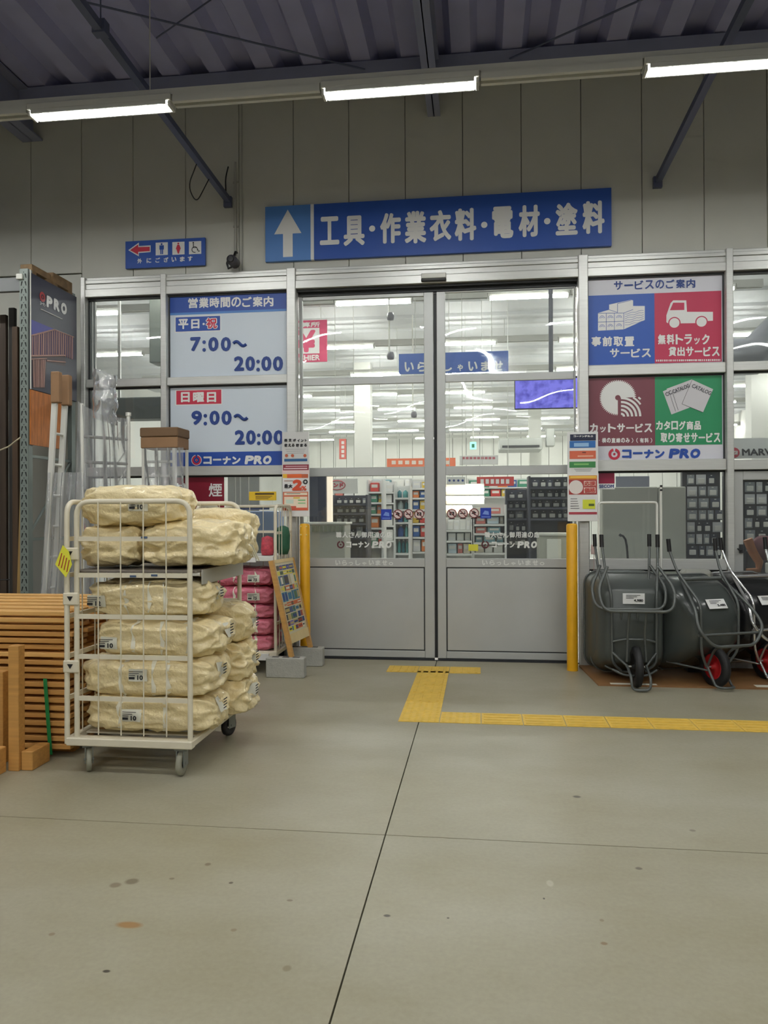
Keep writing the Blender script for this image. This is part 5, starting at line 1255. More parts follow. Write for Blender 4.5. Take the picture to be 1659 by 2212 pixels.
for k, (zc, h, nm) in enumerate(((.29, .155, 'lowest'), (.455, .165, 'second from the bottom'), (.615, .15, 'middle'), (.78, .175, 'second from the top'), (.965, .18, 'topmost'))):
    t = make_bag('blanket_bundle', 'pink wrapped moving blanket bundle, %s in the second roll cage' % nm, G2, (-2.44, 7.84, zc), .66, .5, h, 20+k, M_pkb, N=26, amp=.012, straps=(-.2, .5), tag_at=(.14, -.01) if k > 2 else None, text='7.5')
for k in range(2):
    make_bag('blanket_bundle', 'small white bundle with a black band left of the pink ones, %s' % ('upper' if k else 'lower'), 'white bundles in the second roll cage', (-2.83+.0, 7.48, .905+.13*k), .2, .2, .12, 30+k, mat('white_wrap', (226, 224, 214), .4), N=12, amp=.006, straps=(), cat='blanket bundle')
mb = MB(); mb.box((-2.94, 7.36, 0), (-2.72, 7.6, .84), bev=.01); tag(mb.build('carton', mat('carton_brown', (120, 104, 84), .6)), 'tall brown carton under the two small white bundles', 'box')
mb = MB(); mb.lathe([(0, 0), (.05, .0), (.07, .06), (.075, .2), (.06, .28), (.02, .3), (0, .3)], (dx1+.0, 7.86, 1.19), seg=14); o = mb.build('net_bag', mat('green_net', (40, 92, 66), .7, bump=.4)); tag(o, 'green net bag hanging inside the second roll cage next to the notice stand', 'bag')
mb = MB(); mb.lathe([(0, 0), (.06, .0), (.07, .05), (.06, .18), (0, .2)], (dx1-.13, 7.72, 1.19), seg=12); tag(mb.build('pouch', mat('pouch_red', (190, 70, 84), .6, noise_amt=.3, noise_scale=30)), 'red patterned pouch on the upper shelf of the second roll cage', 'bag')

# ------------------------------------------------------------------ notice stand, concrete blocks
M_conc = mat('concrete_block', (176, 176, 168), .85, noise_amt=.06, noise_scale=18, bump=.3, bump_scale=60)
def block(lab, x0, x1, y0, y1):
    t = thing('concrete_block', lab, 'block', ((x0+x1)/2, (y0+y1)/2, 0), group='concrete blocks carrying the notice stand')
    mb = MB(); mb.box((x0, y0, 0), (x1, y1, .195), bev=.006); mb.build('block_body', M_conc, t)
    mb = MB()
    for k in range(3): mb.box((x0+.05+.105*k, y0+.03, .1955), (x0+.12+.105*k, y1-.03, .1965))
    mb.build('core_hole', mat('core_shadow', (84, 84, 80), .9), t, kind='stuff')
block('grey concrete block under the near foot of the leaning notice stand', -2.105, -1.72, 7.345, 7.46)
block('grey concrete block under the far foot of the notice stand, beside the bollard', -2.05, -1.66, 7.94, 8.055)
M_wood = mat('stand_wood', (206, 158, 92), .5, noise_amt=.1, noise_scale=6, stretch=(1, 1, 6)); M_woodl = mat('stand_wood_light', (226, 204, 150), .5, noise_amt=.06, noise_scale=6)
B0 = Vector((-1.845, 7.405, .1975)); E1 = Vector((.07, .60, 0)); E2 = Vector((-.205, 0, .955)); NN = E1.cross(E2).normalized()
st = thing('notice_stand', 'leaning wooden notice stand with a colourful poster of small pictures', 'sign', tuple(B0))
def slab(mb, u0, u1, v0, v1, th0, th1, mi=0):
    p = [B0+E1*a+E2*b+NN*th0 for a, b in ((u0, v0), (u1, v0), (u1, v1), (u0, v1))]; mb.poly(p, NN*(th1-th0), mi)
for (u0, u1) in ((0, .07), (.93, 1)): mb = MB(); slab(mb, u0, u1, 0, 1, -.045, 0); mb.build('stile', M_wood, st)
mb = MB(); slab(mb, .07, .93, .13, .225, -.02, .004); mb.build('bottom_rail', M_woodl, st)
mb = MB(); slab(mb, .07, .93, .965, 1, -.02, .002); mb.build('top_rail', M_woodl, st)
mb = MB(); slab(mb, .07, .93, .225, .965, -.012, -.004); mb.build('poster_sheet', mat('poster_ivory', (214, 206, 176), .5), st)
random.seed(11)
PC = [(44, 70, 130), (226, 214, 60), (210, 110, 60), (90, 120, 84), (60, 120, 150), (150, 60, 50), (200, 190, 160), (70, 64, 60), (120, 110, 180), (190, 170, 110), (230, 226, 210)]
mats_ = [mat('poster_%d' % i, c, .5) for i, c in enumerate(PC)]; mb = MB()
rowsv = [.94, .88, .83, .72, .66, .55, .5, .43, .36, .3, .245]
for r in range(len(rowsv)-1):
    u = .1
    while u < .88:
        w = random.uniform(.05, .22) if r != 4 and r != 5 else random.uniform(.1, .2); u1 = min(.9, u+w); mi = random.randrange(len(PC))
        if r == 0: mi = random.choice([0, 0, 10, 7])
        if r == 1: mi = random.choice([1, 1, 3, 7])
        if r == 4: mi = random.choice([4, 0, 4, 6])
        if r == 5: mi = random.choice([5, 2, 5, 6])
        slab(mb, u+.006, u1-.006, rowsv[r+1]+.006, rowsv[r]-.004, -.004, -.003, mi)
        if w > .09: slab(mb, u+.02, u1-.02, rowsv[r+1]+.02, rowsv[r]-.018, -.003, -.0022, random.randrange(len(PC)))
        u = u1
mb.build('poster_print', mats_, st)

# ------------------------------------------------------------------ lumber at lower left
M_lum = mat('lumber', (200, 148, 80), .6, noise_amt=.12, noise_scale=5, stretch=(.6, 6, 12)); M_lum2 = mat('lumber_pale', (226, 176, 104), .6, noise_amt=.1, noise_scale=5, stretch=(.6, 6, 12))
def slat_panel(lab, z, x1, yoff, m, thick=.033):
    x0 = -4.3; t = thing('slat_panel', lab, 'slat panel', (x1-.7, 5.2, z), group='slatted timber panels in the stack')
    for k in range(6):
        y = 4.76+yoff+.2*k; MB().box((x0, y, z), (x1, y+.1, z+thick), bev=.004).build('slat', m, t)
    for x in (x1-.09, x1-.75, x1-1.3): MB().box((x-.04, 4.80+yoff, z-.014), (x+.04, 5.84+yoff, z-.0005)).build('batten', m, t)
random.seed(5)
names_low = ['lowest', 'second from the bottom', 'third from the bottom', 'fourth from the bottom', 'fifth from the bottom', 'sixth from the bottom', 'seventh from the bottom', 'eighth from the bottom', 'ninth from the bottom', 'uppermost']
for k in range(10):
    slat_panel('brown slatted timber panel, %s of the strapped lower pile' % names_low[k], .075+.0515*k-.02, -2.70+random.uniform(-.012, .012), random.uniform(-.008, .008), M_lum)
zs_u = [.565, .615, .665, .715, .757, .80, .845, .893, .937]
names_up = ['lowest', 'second from the bottom', 'third from the bottom', 'fourth from the bottom', 'middle', 'fourth from the top', 'third from the top', 'second from the top', 'topmost']
for k, z in enumerate(zs_u):
    slat_panel('slatted timber panel, %s of the loose upper pile' % names_up[k], z, -2.71+random.uniform(-.03, .03), random.uniform(-.01, .01), M_lum2 if k > 6 or k == 2 else M_lum, .030)
for y in (4.9, 5.7): MB().box((-4.3, y, 0), (-2.75, y+.08, .04)).build('bearer', M_lum) 
for i, o in enumerate([o for o in sc.objects if o.name.startswith('bearer')]): tag(o, 'timber bearer on the floor under the %s of the slat pile' % ('front' if i == 0 else 'back'), 'timber')
mb = MB(); a = P(97, 1466, 4.735); b = P(109, 1630, 4.735); mb.poly([(a.x-.013, 4.735, a.z), (a.x+.013, 4.735, a.z), (b.x+.013, 4.735, b.z), (b.x-.013, 4.735, b.z)], (0, .002, 0)); tag(mb.build('strap', mat('strap_green', (30, 130, 70), .4)), 'narrow green packing strap down the front of the timber pile', 'strap')
t = thing('timber_post', 'square timber post on a foot block in front of the timber pile', 'post', (-2.91, 4.5, 0))
MB().box((-2.95, 4.48, .0), (-2.88, 4.55, .785), bev=.003).build('post', M_lum, t)
MB().box((-3.25, 4.36, 0), (-2.955, 4.47, .16), bev=.004).build('foot_block', M_lum, t)
MB().box((-2.876, 4.5, 0), (-2.80, 4.7, .12), bev=.004).build('foot_block', M_lum, t)
c = P(3, 1500, 4.6); t = thing('timber_post', 'shorter timber post at the very left edge of the picture', 'post', (c.x, 4.6, 0)); MB().box((c.x-.06, 4.6, 0), (c.x+.01, 4.67, P(10, 1452, 4.6).z), bev=.003).build('post', M_lum, t)
# ------------------------------------------------------------------ storage rack at far left
def PX(px, py, X):
    d = Fv + R2*((px-W_/2)/FPX) - U2*((py-H_/2)/FPX); return CAM + d*(X/d.x)
M_rack = mat('rack_greygreen', (134, 144, 139), .5, .2)
rk = thing('storage_rack', 'tall grey green perforated storage rack at the left edge with long boards in it', 'rack', (-4.6, 7.6, 0))
xr = -4.515; ztop = 4.1
def upright(y, s):
    mb = MB(); mb.box((xr-.09, y-.003, 0), (xr, y+.003, ztop)); mb.box((xr-.005, y, 0), (xr, y+.075*s, ztop)); mb.build('upright', M_rack, rk)
    mb = MB(); z = .1
    while z < ztop-.05:
        for dx, tl in ((.028, .010), (.062, -.010)):
            mb.poly([(xr-dx-.007, y-.0035, z+.022), (xr-dx+.007, y-.0035, z+.022), (xr-dx+.004+tl, y-.0035, z-.022), (xr-dx-.004+tl, y-.0035, z-.022)], (0, -.001, 0))
        mb.box((xr-.049, y-.0045, z+.034), (xr-.041, y-.0035, z+.042)); z += .077
    o = mb.build('slot', mat('slot_shadow', (26, 28, 30), .8), rk, kind='stuff')
upright(7.2, 1)
mb = MB(); mb.box((xr-.09, 8.1, 0), (xr, 8.106, ztop)); mb.box((xr-.005, 8.03, 0), (xr, 8.1, ztop)); mb.build('upright', M_rack, rk)
for z in (.5, 1.35, 2.2): MB().box((xr-.06, 7.24, z), (xr-.03, 8.08, z+.03)).build('side_rail', M_rack, rk)
for z0, z1 in ((.53, 1.35), (1.38, 2.2)):
    mb = MB(); a, b = ((7.25, z0), (8.07, z1)); mb.tube([(xr-.045, a[0], a[1]), (xr-.045, b[0], b[1])], .014, 6); mb.build('brace', M_rack, rk)
MB().box((-7.0, 7.21, 3.88), (xr-.09, 7.26, 4.02), bev=.004).build('beam', mat('beam_grey', (128, 130, 132), .5), rk)
MB().box((-7.0, 7.225, .35), (xr-.09, 7.26, .47), bev=.004).build('beam', mat('beam_grey', (128, 130, 132), .5), rk)
MB().box((-7.0, 8.04, .35), (xr-.09, 8.08, .47), bev=.004).build('beam', mat('beam_grey', (128, 130, 132), .5), rk)
MB().box((-7.0, 7.27, .40), (xr-.1, 8.03, .44)).build('deck', mat('deck_dark', (58, 52, 46), .7), rk)
MB().box((-7.0, 7.9, 2.9), (xr-.09, 7.94, 3.04)).build('beam', mat('beam_grey', (128, 130, 132), .5), rk)
mb = MB(); q = P(43, 597, 7.19); mb.box((q.x-.035, 7.175, q.z-.03), (q.x+.03, 7.195, q.z+.025), bev=.004); mb.build('beam_lock', M_white, rk)
# advertising panel on the rack side (faces the door)
M_pnl = mat('panel_night_blue', (40, 42, 62), .45)
pn = thing('rack_panel', 'dark blue advertising panel with white letters and a house frame picture on the rack side', 'sign', (xr, 7.65, 2.89))
Xp = xr+.022
MB().box((xr+.002, 7.215, 2.885), (Xp, 8.1, 4.065), bev=.003).build('panel', M_pnl, pn)
MB().box((Xp-.002, 7.2, 2.885), (Xp+.003, 7.214, 4.09)).build('edge_strip', M_white, pn)
def pq(u, v): return PX(u/7.37, 560+v/7.37, Xp+.001)
def pplane(mb, pts, mi=0, off=0):
    q = [pq(u, v) for u, v in pts]; mb.poly([(Xp+.001+off, p.y, p.z) for p in q], (.0008, 0, 0), mi)
mb = MB()
for ch, (u0, v0), (u1, v1), (ut, vt) in (('P', (735, 755), (830, 790), (745, 572)), ('R', (850, 800), (945, 840), (862, 618)), ('O', (965, 855), (1058, 890), (972, 672))):
    A, B, T_ = pq(u0, v0), pq(u1, v1), pq(ut, vt)
    put_text(mb, ch, (Xp+.002, A.y, A.z), (0, B.y-A.y, 0), (0, 0, T_.z-A.z), bold=.09, slant=.05)
A, B, T_ = pq(635, 720), pq(722, 745), pq(635, 665)
put_text(mb, 'コーナン', (Xp+.002, A.y, A.z), (0, B.y-A.y, 0), (0, 0, T_.z-A.z), bold=.04)
A, B = pq(645, 793), pq(990, 905); mb.tube([(Xp+.002, A.y, A.z), (Xp+.002, B.y, A.z-.0)], .006, 4)
mb.build('lettering', M_swhite, pn)
mb = MB(); c = pq(675, 600); mb.disc((Xp+.001, c.y, c.z), (1, 0, 0), .052, .002, 22, hole=.026); mb.disc((Xp+.001, c.y, c.z), (1, 0, 0), .013, .002, 12); mb.build('emblem', mat('emblem_dark_red', (168, 50, 56), .5), pn)
mb = MB(); pplane(mb, [(500, 960), (862, 1112), (862, 1130), (700, 1185), (500, 1215)], 0)
pplane(mb, [(500, 1215), (862, 1130), (1170, 1240), (1170, 1600), (1040, 1540), (740, 1530), (500, 1540)], 1, .0002)
pplane(mb, [(500, 1540), (740, 1530), (1040, 1560), (1040, 1700), (740, 1640), (720, 2060), (520, 2050)], 2, .0004)
mb.build('picture', [mat('picture_violet', (62, 62, 150), .5), mat('picture_dusk', (84, 62, 92), .5), mat('picture_shadow', (60, 44, 52), .5)], pn)
mb = MB(); random.seed(4)
def bar(u0, v0, u1, v1, w=.006):
    A, B = pq(u0, v0), pq(u1, v1); mb.tube([(Xp+.003, A.y, A.z), (Xp+.003, B.y, B.z)], w, 4)
for k in range(19):
    u = 515+35*k; top = 1215-(u-500)*.23 if u < 862 else 1130+(u-862)*.36; bot = 1530 if u < 1040 else 1560+(u-1040)*.3
    bar(u, top, u+random.uniform(-6, 6), bot, random.choice((.004, .006, .008)))
bar(500, 1215, 862, 1120, .008); bar(862, 1120, 1170, 1240, .007); bar(500, 1540, 1030, 1535, .01); bar(740, 1615, 1040, 1640, .008); bar(500, 1590, 740, 1580, .006)
for k in range(8): bar(530+26*k, 1600, 540+22*k, 2040, random.choice((.004, .007)))
mb.build('picture_beams', [mat('picture_timber', (186, 150, 140), .5)], pn)
t = thing('board_sheet', 'orange brown chipboard sheet below the dark advertising panel', 'board', (xr, 7.6, 2.3))
MB().box((xr+.004, 7.215, 2.325), (xr+.018, 7.86, 2.882)).build('sheet', mat('chipboard', (196, 118, 52), .6, noise_amt=.25, noise_scale=9, stretch=(1, 3, .6)), t)
for (y0, y1, z0, z1, x0, x1, lab) in ((7.27, 7.62, 4.062, 4.17, xr-.13, xr-.0, 'brown timber block on top of the rack, the front one'), (7.64, 8.02, 4.05, 4.20, xr-.12, xr+.015, 'brown timber block on top of the rack, the rear one')):
    t = thing('timber_block', lab, 'timber', ((x0+x1)/2, (y0+y1)/2, z0)); MB().box((x0, y0, z0+.04), (x1, y1, z1), bev=.004).build('block', mat('old_timber', (120, 96, 66), .7, noise_amt=.25, noise_scale=12), t)
    MB().box((x0, y0, z0), (x1, y0+.08, z0+.04)).build('foot', mat('old_timber', (120, 96, 66), .7, noise_amt=.25, noise_scale=12), t); MB().box((x0, y1-.08, z0), (x1, y1, z0+.04)).build('foot', mat('old_timber', (120, 96, 66), .7, noise_amt=.25, noise_scale=12), t)
random.seed(9)
M_db = [mat('dark_board_%d' % i, c, .6, noise_amt=.2, noise_scale=3, stretch=(8, 8, .5)) for i, c in enumerate(((64, 52, 42), (52, 46, 40), (84, 66, 50), (60, 58, 56)))]
for k in range(9):
    x = -4.72-.069*k; h = 3.72+random.uniform(-.12, .12)-(.1 if k < 2 else 0); y = 7.5+random.uniform(-.01, .02)+(.06 if k % 2 else 0)
    o = MB().box((x-.033, y, .442), (x+.033, y+.05, h), bev=.004).build('long_board', M_db[k % 4]); tag(o, 'dark brown long board standing in the rack, %s from the right' % WORD[k], 'board', 'long dark boards in the rack')
t = thing('wood_plank', 'long yellowish plank leaning behind the perforated rack upright', 'plank', (-4.68, 7.34, 0))
mb = MB(); mb.poly([(-4.72, 7.3, .443), (-4.62, 7.3, .443), (-4.60, 7.4, 3.5), (-4.68, 7.4, 3.5)], (0, .03, 0)); mb.build('plank', mat('plank_wood', (176, 142, 86), .6, noise_amt=.12, noise_scale=3, stretch=(8, 8, .6)), t)
mb = MB(); mb.tube([P(-6, 975, 7.17), P(18, 965, 7.17), P(44, 945, 7.19)], .008, 6); tag(mb.build('rope', mat('rope_pale', (186, 176, 150), .8)), 'thin pale rope tied across the long boards to the rack upright', 'rope')
mb = MB(); mb.tube([P(-6, 1253, 7.17), P(22, 1252, 7.19)], .006, 6); tag(mb.build('rope', M_black), 'thin dark rope low across the long boards', 'rope')

# ------------------------------------------------------------------ ladders and wrapped frame
M_lad = mat('ladder_aluminium', (236, 236, 228), .35, .15)
M_card = mat('cardboard', (150, 116, 84), .7, noise_amt=.06, noise_scale=6); M_card2 = mat('cardboard_dark', (118, 92, 66), .7)
M_wrap = glass_mat('plastic_wrap', tint=(.9, .91, .92), refl=3.5, haze=.25, wave=1.0, rough=.12)
def ladder(lab, xb, xt, y0, y1, zt, w, cap):
    t = thing('ladder', lab, 'ladder', ((xb+xt)/2, (y0+y1)/2, 0))
    for y in (y0, y1):
        mb = MB(); mb.poly([(xb-w/2, y, 0), (xb+w/2, y, 0), (xt+w/2, y, zt), (xt-w/2, y, zt)], (0, .03, 0)); mb.build('stile', M_lad, t)
    for k in range(1, int(zt/.3)):
        z = .3*k; x = xb+(xt-xb)*z/zt; mb = MB(); mb.tube([(x, y0+.03, z), (x, y1, z)], .014, 8); mb.build('rung', M_lad, t)
    for y in (y0, y1):
        xx = xt; mb = MB(); mb.box((xx-cap, y-.02, zt-.3), (xx+cap, y+.05, zt+.0), bev=.008); mb.build('cardboard_sleeve', M_card, t)
    return t
ladder('narrow aluminium ladder seen edge on next to the rack, brown card sleeves on top', -4.225, -4.045, 6.90, 7.08, 2.99, .052, .043)
t = thing('film_wrapped_frame', 'aluminium frame with two cross bars wrapped in shiny clear plastic film', 'frame', (-3.7, 7.4, 0))
A0 = (-3.86, 7.05); A1 = (-3.56, 7.42); zf = 2.62
for (x, y, h) in ((A0[0], A0[1], 2.7), (A1[0], A1[1], zf)):
    mb = MB(); mb.tube([(x, y, 0), (x, y, h)], .02, 10); mb.build('post', M_lad, t)
mb = MB(); mb.tube([(A1[0], A1[1], zf), (A1[0], A1[1], zf+.035)], .028, 10); mb.build('post_cap', M_white, t)
def onf(f, z): return (A0[0]+(A1[0]-A0[0])*f, A0[1]+(A1[1]-A0[1])*f, z)
for z in (2.38, 2.13, 1.85, 1.2): mb = MB(); mb.tube([onf(0, z), onf(1, z)], .016, 8); mb.build('cross_bar', mat('bar_grey', (150, 150, 148), .4, .4), t)
for (a, b) in (((.72, 2.38), (1, 2.55)), ((.75, 2.13), (1, 2.3)), ((.72, 1.9), (.98, 2.1))): mb = MB(); mb.tube([onf(a[0], a[1]), onf(b[0], b[1])], .008, 6); mb.build('stay', M_lad, t)
def film(name, pts_fn, nu, nv, parent):
    vs = []; fs = []
    for i in range(nu+1):
        for j in range(nv+1): vs.append(pts_fn(i/nu, j/nv))
    for i in range(nu):
        for j in range(nv): k = i*(nv+1)+j; fs.append((k, k+1, k+nv+2, k+nv+1))
    mb = MB(); mb.add(vs, fs, 0, True); return mb.build(name, M_wrap, parent, recalc=False)
def f1(u, v):
    x0, y0 = A0[0]-.02, A0[1]-.05; x1, y1 = A1[0]+.01, A1[1]-.06
    top = 2.72-.13*u-.05*math.sin(u*math.pi); z = .1+(top-.1)*v
    fold = .022*math.sin(u*26+v*7+3*noise.noise(Vector((u*3, v*4, 0))))+.03*noise.noise(Vector((u*6, v*5, 3)))
    return (x0+(x1-x0)*u, y0+(y1-y0)*u+fold, z)
film('plastic_film', f1, 44, 60, t)
def f2(u, v):
    an = u*2*math.pi; r = .1+.02*noise.noise(Vector((math.cos(an)*2, math.sin(an)*2, v*6)))
    return (-3.86+.12+r*1.15*math.cos(an), 7.28+r*math.sin(an), 2.55+.5*v-.04*math.cos(an))
film('bubble_film', f2, 36, 26, t)
def f3(u, v):
    x = -4.28+.36*u; fold = .02*math.sin(u*30+v*4)+.03*noise.noise(Vector((u*5, v*4, 7)))
    return (x+.16*v, 6.90+fold, .02+2.0*v)
film('plastic_film', f3, 30, 40, t)
t = thing('step_ladder', 'aluminium step ladder with narrow treads standing under the flat carton', 'ladder', (-3.3, 7.7, 0))
xa, xb = -3.465, -3.135; zl = 2.30
for x in (xa, xb): mb = MB(); mb.box((x-.018, 7.56, 0), (x+.018, 7.60, zl), bev=.003); mb.build('front_stile', M_lad, t)
for x in (xa+.03, xb+.04): mb = MB(); mb.box((x-.014, 7.80, 0), (x+.014, 7.83, zl), bev=.003); mb.build('rear_stile', M_lad, t)
z = .25
while z < zl: MB().box((xa+.018, 7.56, z-.012), (xb-.018, 7.62, z+.012), bev=.003).build('tread', M_lad, t); z += .147
film('plastic_film', lambda u, v: (xa+.02+(xb-xa+.1)*u, 7.53+.1*u*0+.012*math.sin(u*22+v*9)-.0, .8+1.5*v), 20, 20, t)
t = thing('carton', 'flat brown carton lying on top of the step ladder', 'box', (-3.28, 7.7, 2.30))
MB().box((-3.49, 7.55, 2.302), (-3.09, 7.86, 2.415), bev=.006).build('box_body', M_card, t); MB().box((-3.497, 7.543, 2.417), (-3.083, 7.867, 2.515), bev=.01).build('box_lid', M_card2, t)

# ------------------------------------------------------------------ wheelbarrows, mat
t = thing('floor_mat', 'brown board mat on the floor under the wheelbarrows', 'mat', (3, 7.8, 0))
mb = MB(); mb.poly([(1.085, 7.32, 0), (5.2, 7.33, 0), (5.2, 8.24, 0), (1.02, 8.24, 0)], (0, 0, .014)); mb.build('mat_board', mat('mat_brown', (134, 96, 56), .7, noise_amt=.12, noise_scale=3), t)
mb = MB(); mb.box((1.2, 7.34, .0142), (1.62, 7.40, .0155)); mb.build('paper_strip', mat('label_paper', (226, 224, 208), .6), t)
mb = MB(); mb.box((2.5, 7.36, .0142), (2.85, 7.45, .0155)); mb.build('paper_strip', mat('label_paper', (226, 224, 208), .6), t)
M_tire = mat('tyre_rubber', (26, 26, 28), .6); M_rimr = mat('rim_red', (176, 28, 34), .4); M_grip = mat('grip_black', (14, 14, 16), .5)
def rrect(cx, cz, hw, hh, r, n=6):
    pts = []
    for (sx, sz, a0) in ((1, 1, 0), (-1, 1, 90), (-1, -1, 180), (1, -1, 270)):
        for k in range(n+1):
            a = math.radians(a0+90*k/n); pts.append((cx+sx*(hw-r)+r*math.cos(a), cz+sz*(hh-r)+r*math.sin(a)))
    return pts
def wheelbarrow(lab, x, y, rz, kind, M_frame, M_tray, rim, wheel=True, price='4,980'):
    t = thing('wheelbarrow', lab, 'wheelbarrow', (x, y, 0), rz, 'wheelbarrows stood on end by the window')
    R_ = ROOT[t.name]
    L = lambda p: R_ @ Vector(p)
    def tub(name, pts, r, m, rd=.06): mb = MB(); mb.tube([L(p) for p in round_path(pts, rd, 5)], r, 9); return mb.build(name, m, t)
    if kind == 'A':
        secs = [(.50, .335, .06, 1.02, .13), (.48, .335, .06, 1.02, .13), (.30, .31, .12, .96, .12), (.15, .27, .19, .90, .10), (.12, .25, .22, .87, .09)]
    else:
        secs = [(.46, .34, .10, 1.0, .13), (.44, .34, .10, 1.0, .13), (.26, .33, .16, .97, .14), (.10, .30, .27, .90, .14), (.0, .27, .35, .79, .13), (-.05, .22, .41, .70, .11)]
    vs = []; fs = []; n = 28
    for (yy, hw, z0, z1, r) in secs: vs += [L((px, yy, pz)) for px, pz in rrect(0, (z0+z1)/2, hw, (z1-z0)/2, r)]
    for i in range(len(secs)-1):
        for k in range(n): fs.append((i*n+k, i*n+(k+1) % n, (i+1)*n+(k+1) % n, (i+1)*n+k))
    fs.append(tuple((len(secs)-1)*n+k for k in range(n)))
    mb = MB(); mb.add(vs, fs, 0, True); tray = mb.build('tray', M_tray, t)
    rimp = [L((px, secs[0][0], pz)) for px, pz in rrect(0, (secs[0][2]+secs[0][3])/2, secs[0][1]+.004, (secs[0][3]-secs[0][2])/2+.004, secs[0][4])]
    mb = MB(); mb.tube(rimp, .011, 8, closed=True); mb.build('tray_rim', M_frame, t)
    yf = secs[-1][0]-.02
    hz = 1.40 if kind == 'A' else 1.36
    for s in (-1, 1):
        tub('handle_rail', [(s*.26, .30, hz-.11), (s*.24, .22, 1.06), (s*.205, yf, .84 if kind == 'A' else .78), (s*.20, yf, .2 if kind == 'A' else .34), (s*.11, yf+.05, .12 if kind == 'A' else .2)], .0125, M_frame, .08)
        mb = MB(); a, b = L((s*.26, .30, hz-.12)), L((s*.262, .315, hz)); mb.tube([a, b], .02, 10); mb.build('grip', M_grip, t)
    if kind == 'A':
        tub('leg_loop', [(-.235, .15, 1.10), (-.345, -.02, .90), (-.31, -.10, .71), (.31, -.10, .71), (.345, -.02, .90), (.235, .15, 1.10)], .0145, M_frame, .12)
        for s in (-1, 1): tub('fork', [(s*.075, -.08, .71), (s*.075, 0, .5), (s*.085, .0, .235)], .0115, M_frame)
        tub('bracket', [(-.2, .1, .40), (-.1, .06, .43), (.1, .06, .43), (.2, .1, .40)], .011, M_frame)
        for s in (-1, 1): tub('stay', [(s*.2, .1, .30), (s*.09, .0, .2)], .011, M_frame)
        tub('toe_bar', [(-.2, .1, .14), (-.1, .03, .10), (.1, .03, .10), (.2, .1, .14)], .011, M_frame)
    else:
        tub('leg_loop', [(-.22, .2, 1.0), (-.30, -.12, .74), (-.35, -.22, .58), (-.22, -.26, .42), (.22, -.26, .42), (.35, -.22, .58), (.30, -.12, .74), (.22, .2, 1.0)], .0145, M_frame, .08)
        tub('cross_bar', [(-.21, .17, .985), (.21, .17, .985)], .018, M_frame)
        tub('cross_bar', [(-.33, -.2, .52), (.33, -.2, .52)], .013, M_frame)
        for s in (-1, 1): tub('fork', [(s*.14, -.24, .42), (s*.09, -.1, .36), (s*.08, .0, .2)], .0115, M_frame)
        for s in (-1, 1): tub('stay', [(s*.3, .3, .2), (s*.08, .0, .16)], .010, M_frame)
    if wheel:
        w = MB(); r = .19; w.lathe([(r*.62, -.03), (r*.80, -.036), (r*.95, -.026), (r, 0), (r*.95, .026), (r*.80, .036), (r*.62, .03)], (0, 0, 0), ax='X', seg=30, M=R_ @ Matrix.Translation((0, 0, r))); tw = w.build('tyre', M_tire, t)
        w = MB(); w.lathe([(.0, -.045), (.02, -.045), (.025, -.02), (r*.45, -.012), (r*.55, -.028), (r*.63, -.028), (r*.63, .028), (r*.55, .028), (r*.45, .012), (.025, .02), (.02, .045), (0, .045)], (0, 0, 0), ax='X', seg=24, M=R_ @ Matrix.Translation((0, 0, r))); w.build('wheel_rim', rim, tw)
        w = MB(); w.tube([L((-.095, 0, r)), L((.095, 0, r))], .009, 8); w.build('axle', mat('axle_bright', (220, 220, 216), .3, .7), tw)
        tub('wheel_guard', [(-.085, 0, .2), (-.085, -.2, .13), (-.08, -.215, .02), (.08, -.215, .02), (.085, -.2, .13), (.085, 0, .2)], .012, M_frame, .06) if kind == 'A' else tub('wheel_guard', [(-.085, 0, .2), (-.085, -.12, .03), (-.05, -.2, .035), (.05, -.2, .035), (.085, -.12, .03), (.085, 0, .2)], .012, M_frame, .05)
    yc, zc = (yf+.012, .80) if kind == 'A' else (.062, .91)
    mb = MB(); u = Vector((1, 0, 0)); sl = Vector((0, -.0, 1)) if kind == 'A' else Vector((0, .6, .8)).normalized()
    if kind == 'A': yc = secs[-1][0]-.006
    else: yc = -.057; zc = .775
    p0 = Vector((-.10, yc, zc-.045)) 
    q = [p0, p0+u*.2, p0+u*.2+sl*.10, p0+sl*.10]; nr = u.cross(sl)
    mb.poly([L(v) for v in q], R_.to_3x3() @ (nr*.002)); pc = mb.build('price_card', M_swhite, t)
    mb = MB(); o = p0+u*.10+sl*.018+nr*.0035; Rm = R_.to_3x3(); put_text(mb, price, L(o), Rm @ (u*.085), Rm @ (sl*.028), bold=.06)
    for k in range(3): 
        a = p0+u*(.03+.0*k)+sl*(.08-.014*k)+nr*.004; mb.poly([L(a), L(a+u*(.13-.03*k)), L(a+u*(.13-.03*k)+sl*.005), L(a+sl*.005)], Rm @ (nr*.0004))
    mb.build('price_print', mat('ink_black', (34, 34, 38), .6), pc)
    return t
M_gf = mat('frame_grey_paint', (92, 96, 94), .38, .3); M_gt = mat('tray_grey_plastic', (70, 75, 72), .36, noise_amt=.03); M_gt2 = mat('tray_grey_glossy', (66, 71, 69), .2); M_kt = mat('tray_black', (30, 31, 33), .25); M_chr = mat('frame_chrome', (226, 226, 224), .2, .8)
wheelbarrow('grey wheelbarrow on end nearest the yellow bollard, wheel seen edge on', 1.425, 7.30, 0, 'A', M_gf, M_gt, M_grip)
wheelbarrow('grey wheelbarrow nested behind the one nearest the bollard', 1.385, 7.47, 0, 'A', M_gf, M_gt, M_grip, wheel=False)
wheelbarrow('glossy grey wheelbarrow on end in the middle with a red wheel rim', 2.14, 7.38, math.radians(23), 'B', M_gf, M_gt2, M_rimr, price='5,480')
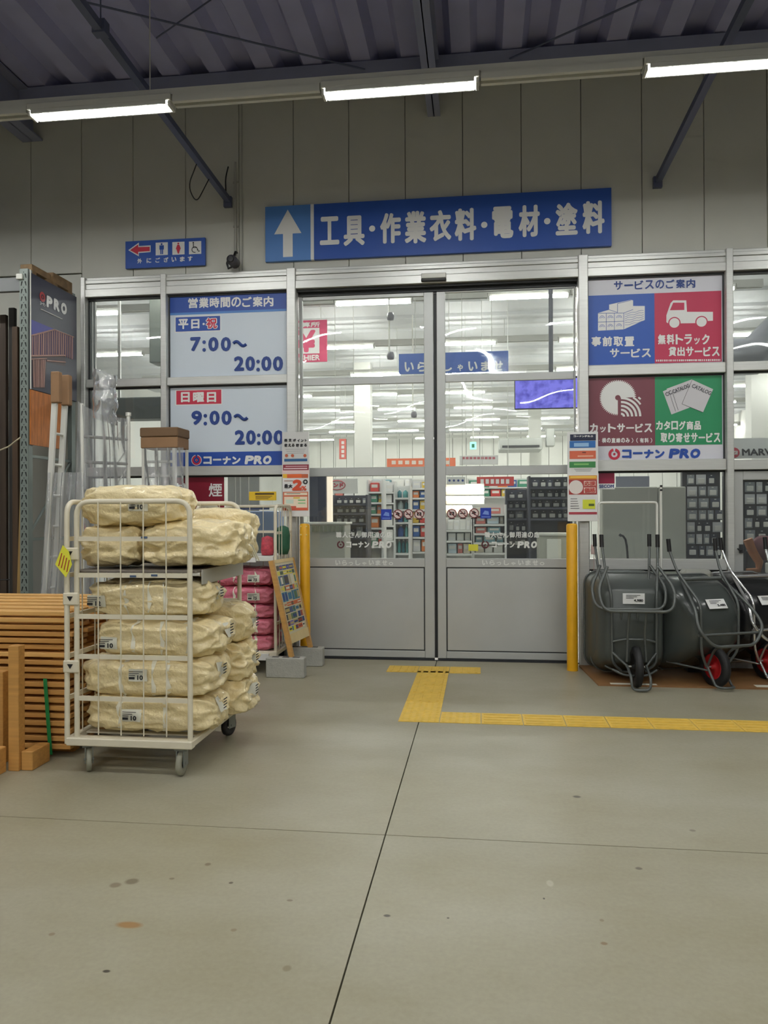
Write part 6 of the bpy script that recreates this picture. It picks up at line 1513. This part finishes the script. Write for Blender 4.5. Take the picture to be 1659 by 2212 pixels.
wheelbarrow('black wheelbarrow with a bright chrome frame at the right edge', 2.72, 7.74, math.radians(22), 'B', M_chr, M_kt, M_rimr, price='6,980')
# white tube frames and tank behind
def wp(px, py, Y=8.05): return P(px, py, Y)
t = thing('trolley_hoop', 'white tubular hoop like an upturned U behind the first wheelbarrow', 'trolley', (wp(1357, 1300).x, 8.05, 0))  # stands for the tubular handle of a trolley behind the barrows
a, b = wp(1293.5, 1086), wp(1419, 1084); mb = MB(); mb.tube(round_path([(a.x, 8.05, .014), (a.x, 8.05, a.z), (b.x, 8.05, a.z), (b.x, 8.05, .014)], .03, 4), .0125, 8); mb.build('frame_tube', M_white, t)
t = thing('tube_pole', 'white pole standing right beside the white tubular hoop', 'pole', (wp(1428, 1300).x, 8.05, 0))
mb = MB(); a = wp(1428.5, 1050); mb.tube([(a.x, 8.07, .014), (a.x, 8.07, a.z)], .013, 8); mb.build('pole', M_white, t)
mb = MB(); 
for z in (a.z+.0, a.z+.04): mb.box((a.x-.012, 8.055, z-.05), (a.x+.012, 8.06, z-.03))
mb.build('clip', M_black, t)
t = thing('metal_drum', 'rounded silver grey metal drum standing behind the middle wheelbarrow', 'drum', (P(1507, 1240, 7.98).x, 8.06, 0))
a, b = P(1474, 1245, 7.98), P(1540, 1245, 7.98); zt_, zb_ = P(1507, 1231, 7.98).z, P(1507, 1264, 7.98).z
mb = MB(); mb.box((a.x, 7.95, zb_-.25), (b.x, 8.16, zt_), bev=.035); mb.build('drum_body', mat('drum_metal', (196, 196, 186), .3, .6), t)
MB().box((a.x+.05, 7.98, .014), (b.x-.05, 8.13, zb_-.25)).build('drum_stand', M_drub, t)
for (px, py, lab) in ((1283, 1187, 'upper'), (1283, 1250, 'lower')):
    c = P(px, py, 8.24); mb = MB(); mb.box((c.x-.028, 8.236, c.z-.05), (c.x+.028, 8.258, c.z+.05), bev=.003); mb.tube([(c.x, 8.25, c.z-.05), (c.x, 8.25, c.z-.22)], .004, 5)
    tag(mb.build('switch_plate', mat('plate_pinkish', (200, 176, 172), .5)), '%s of two small pinkish labelled switch plates beside the right window' % lab, 'switch')
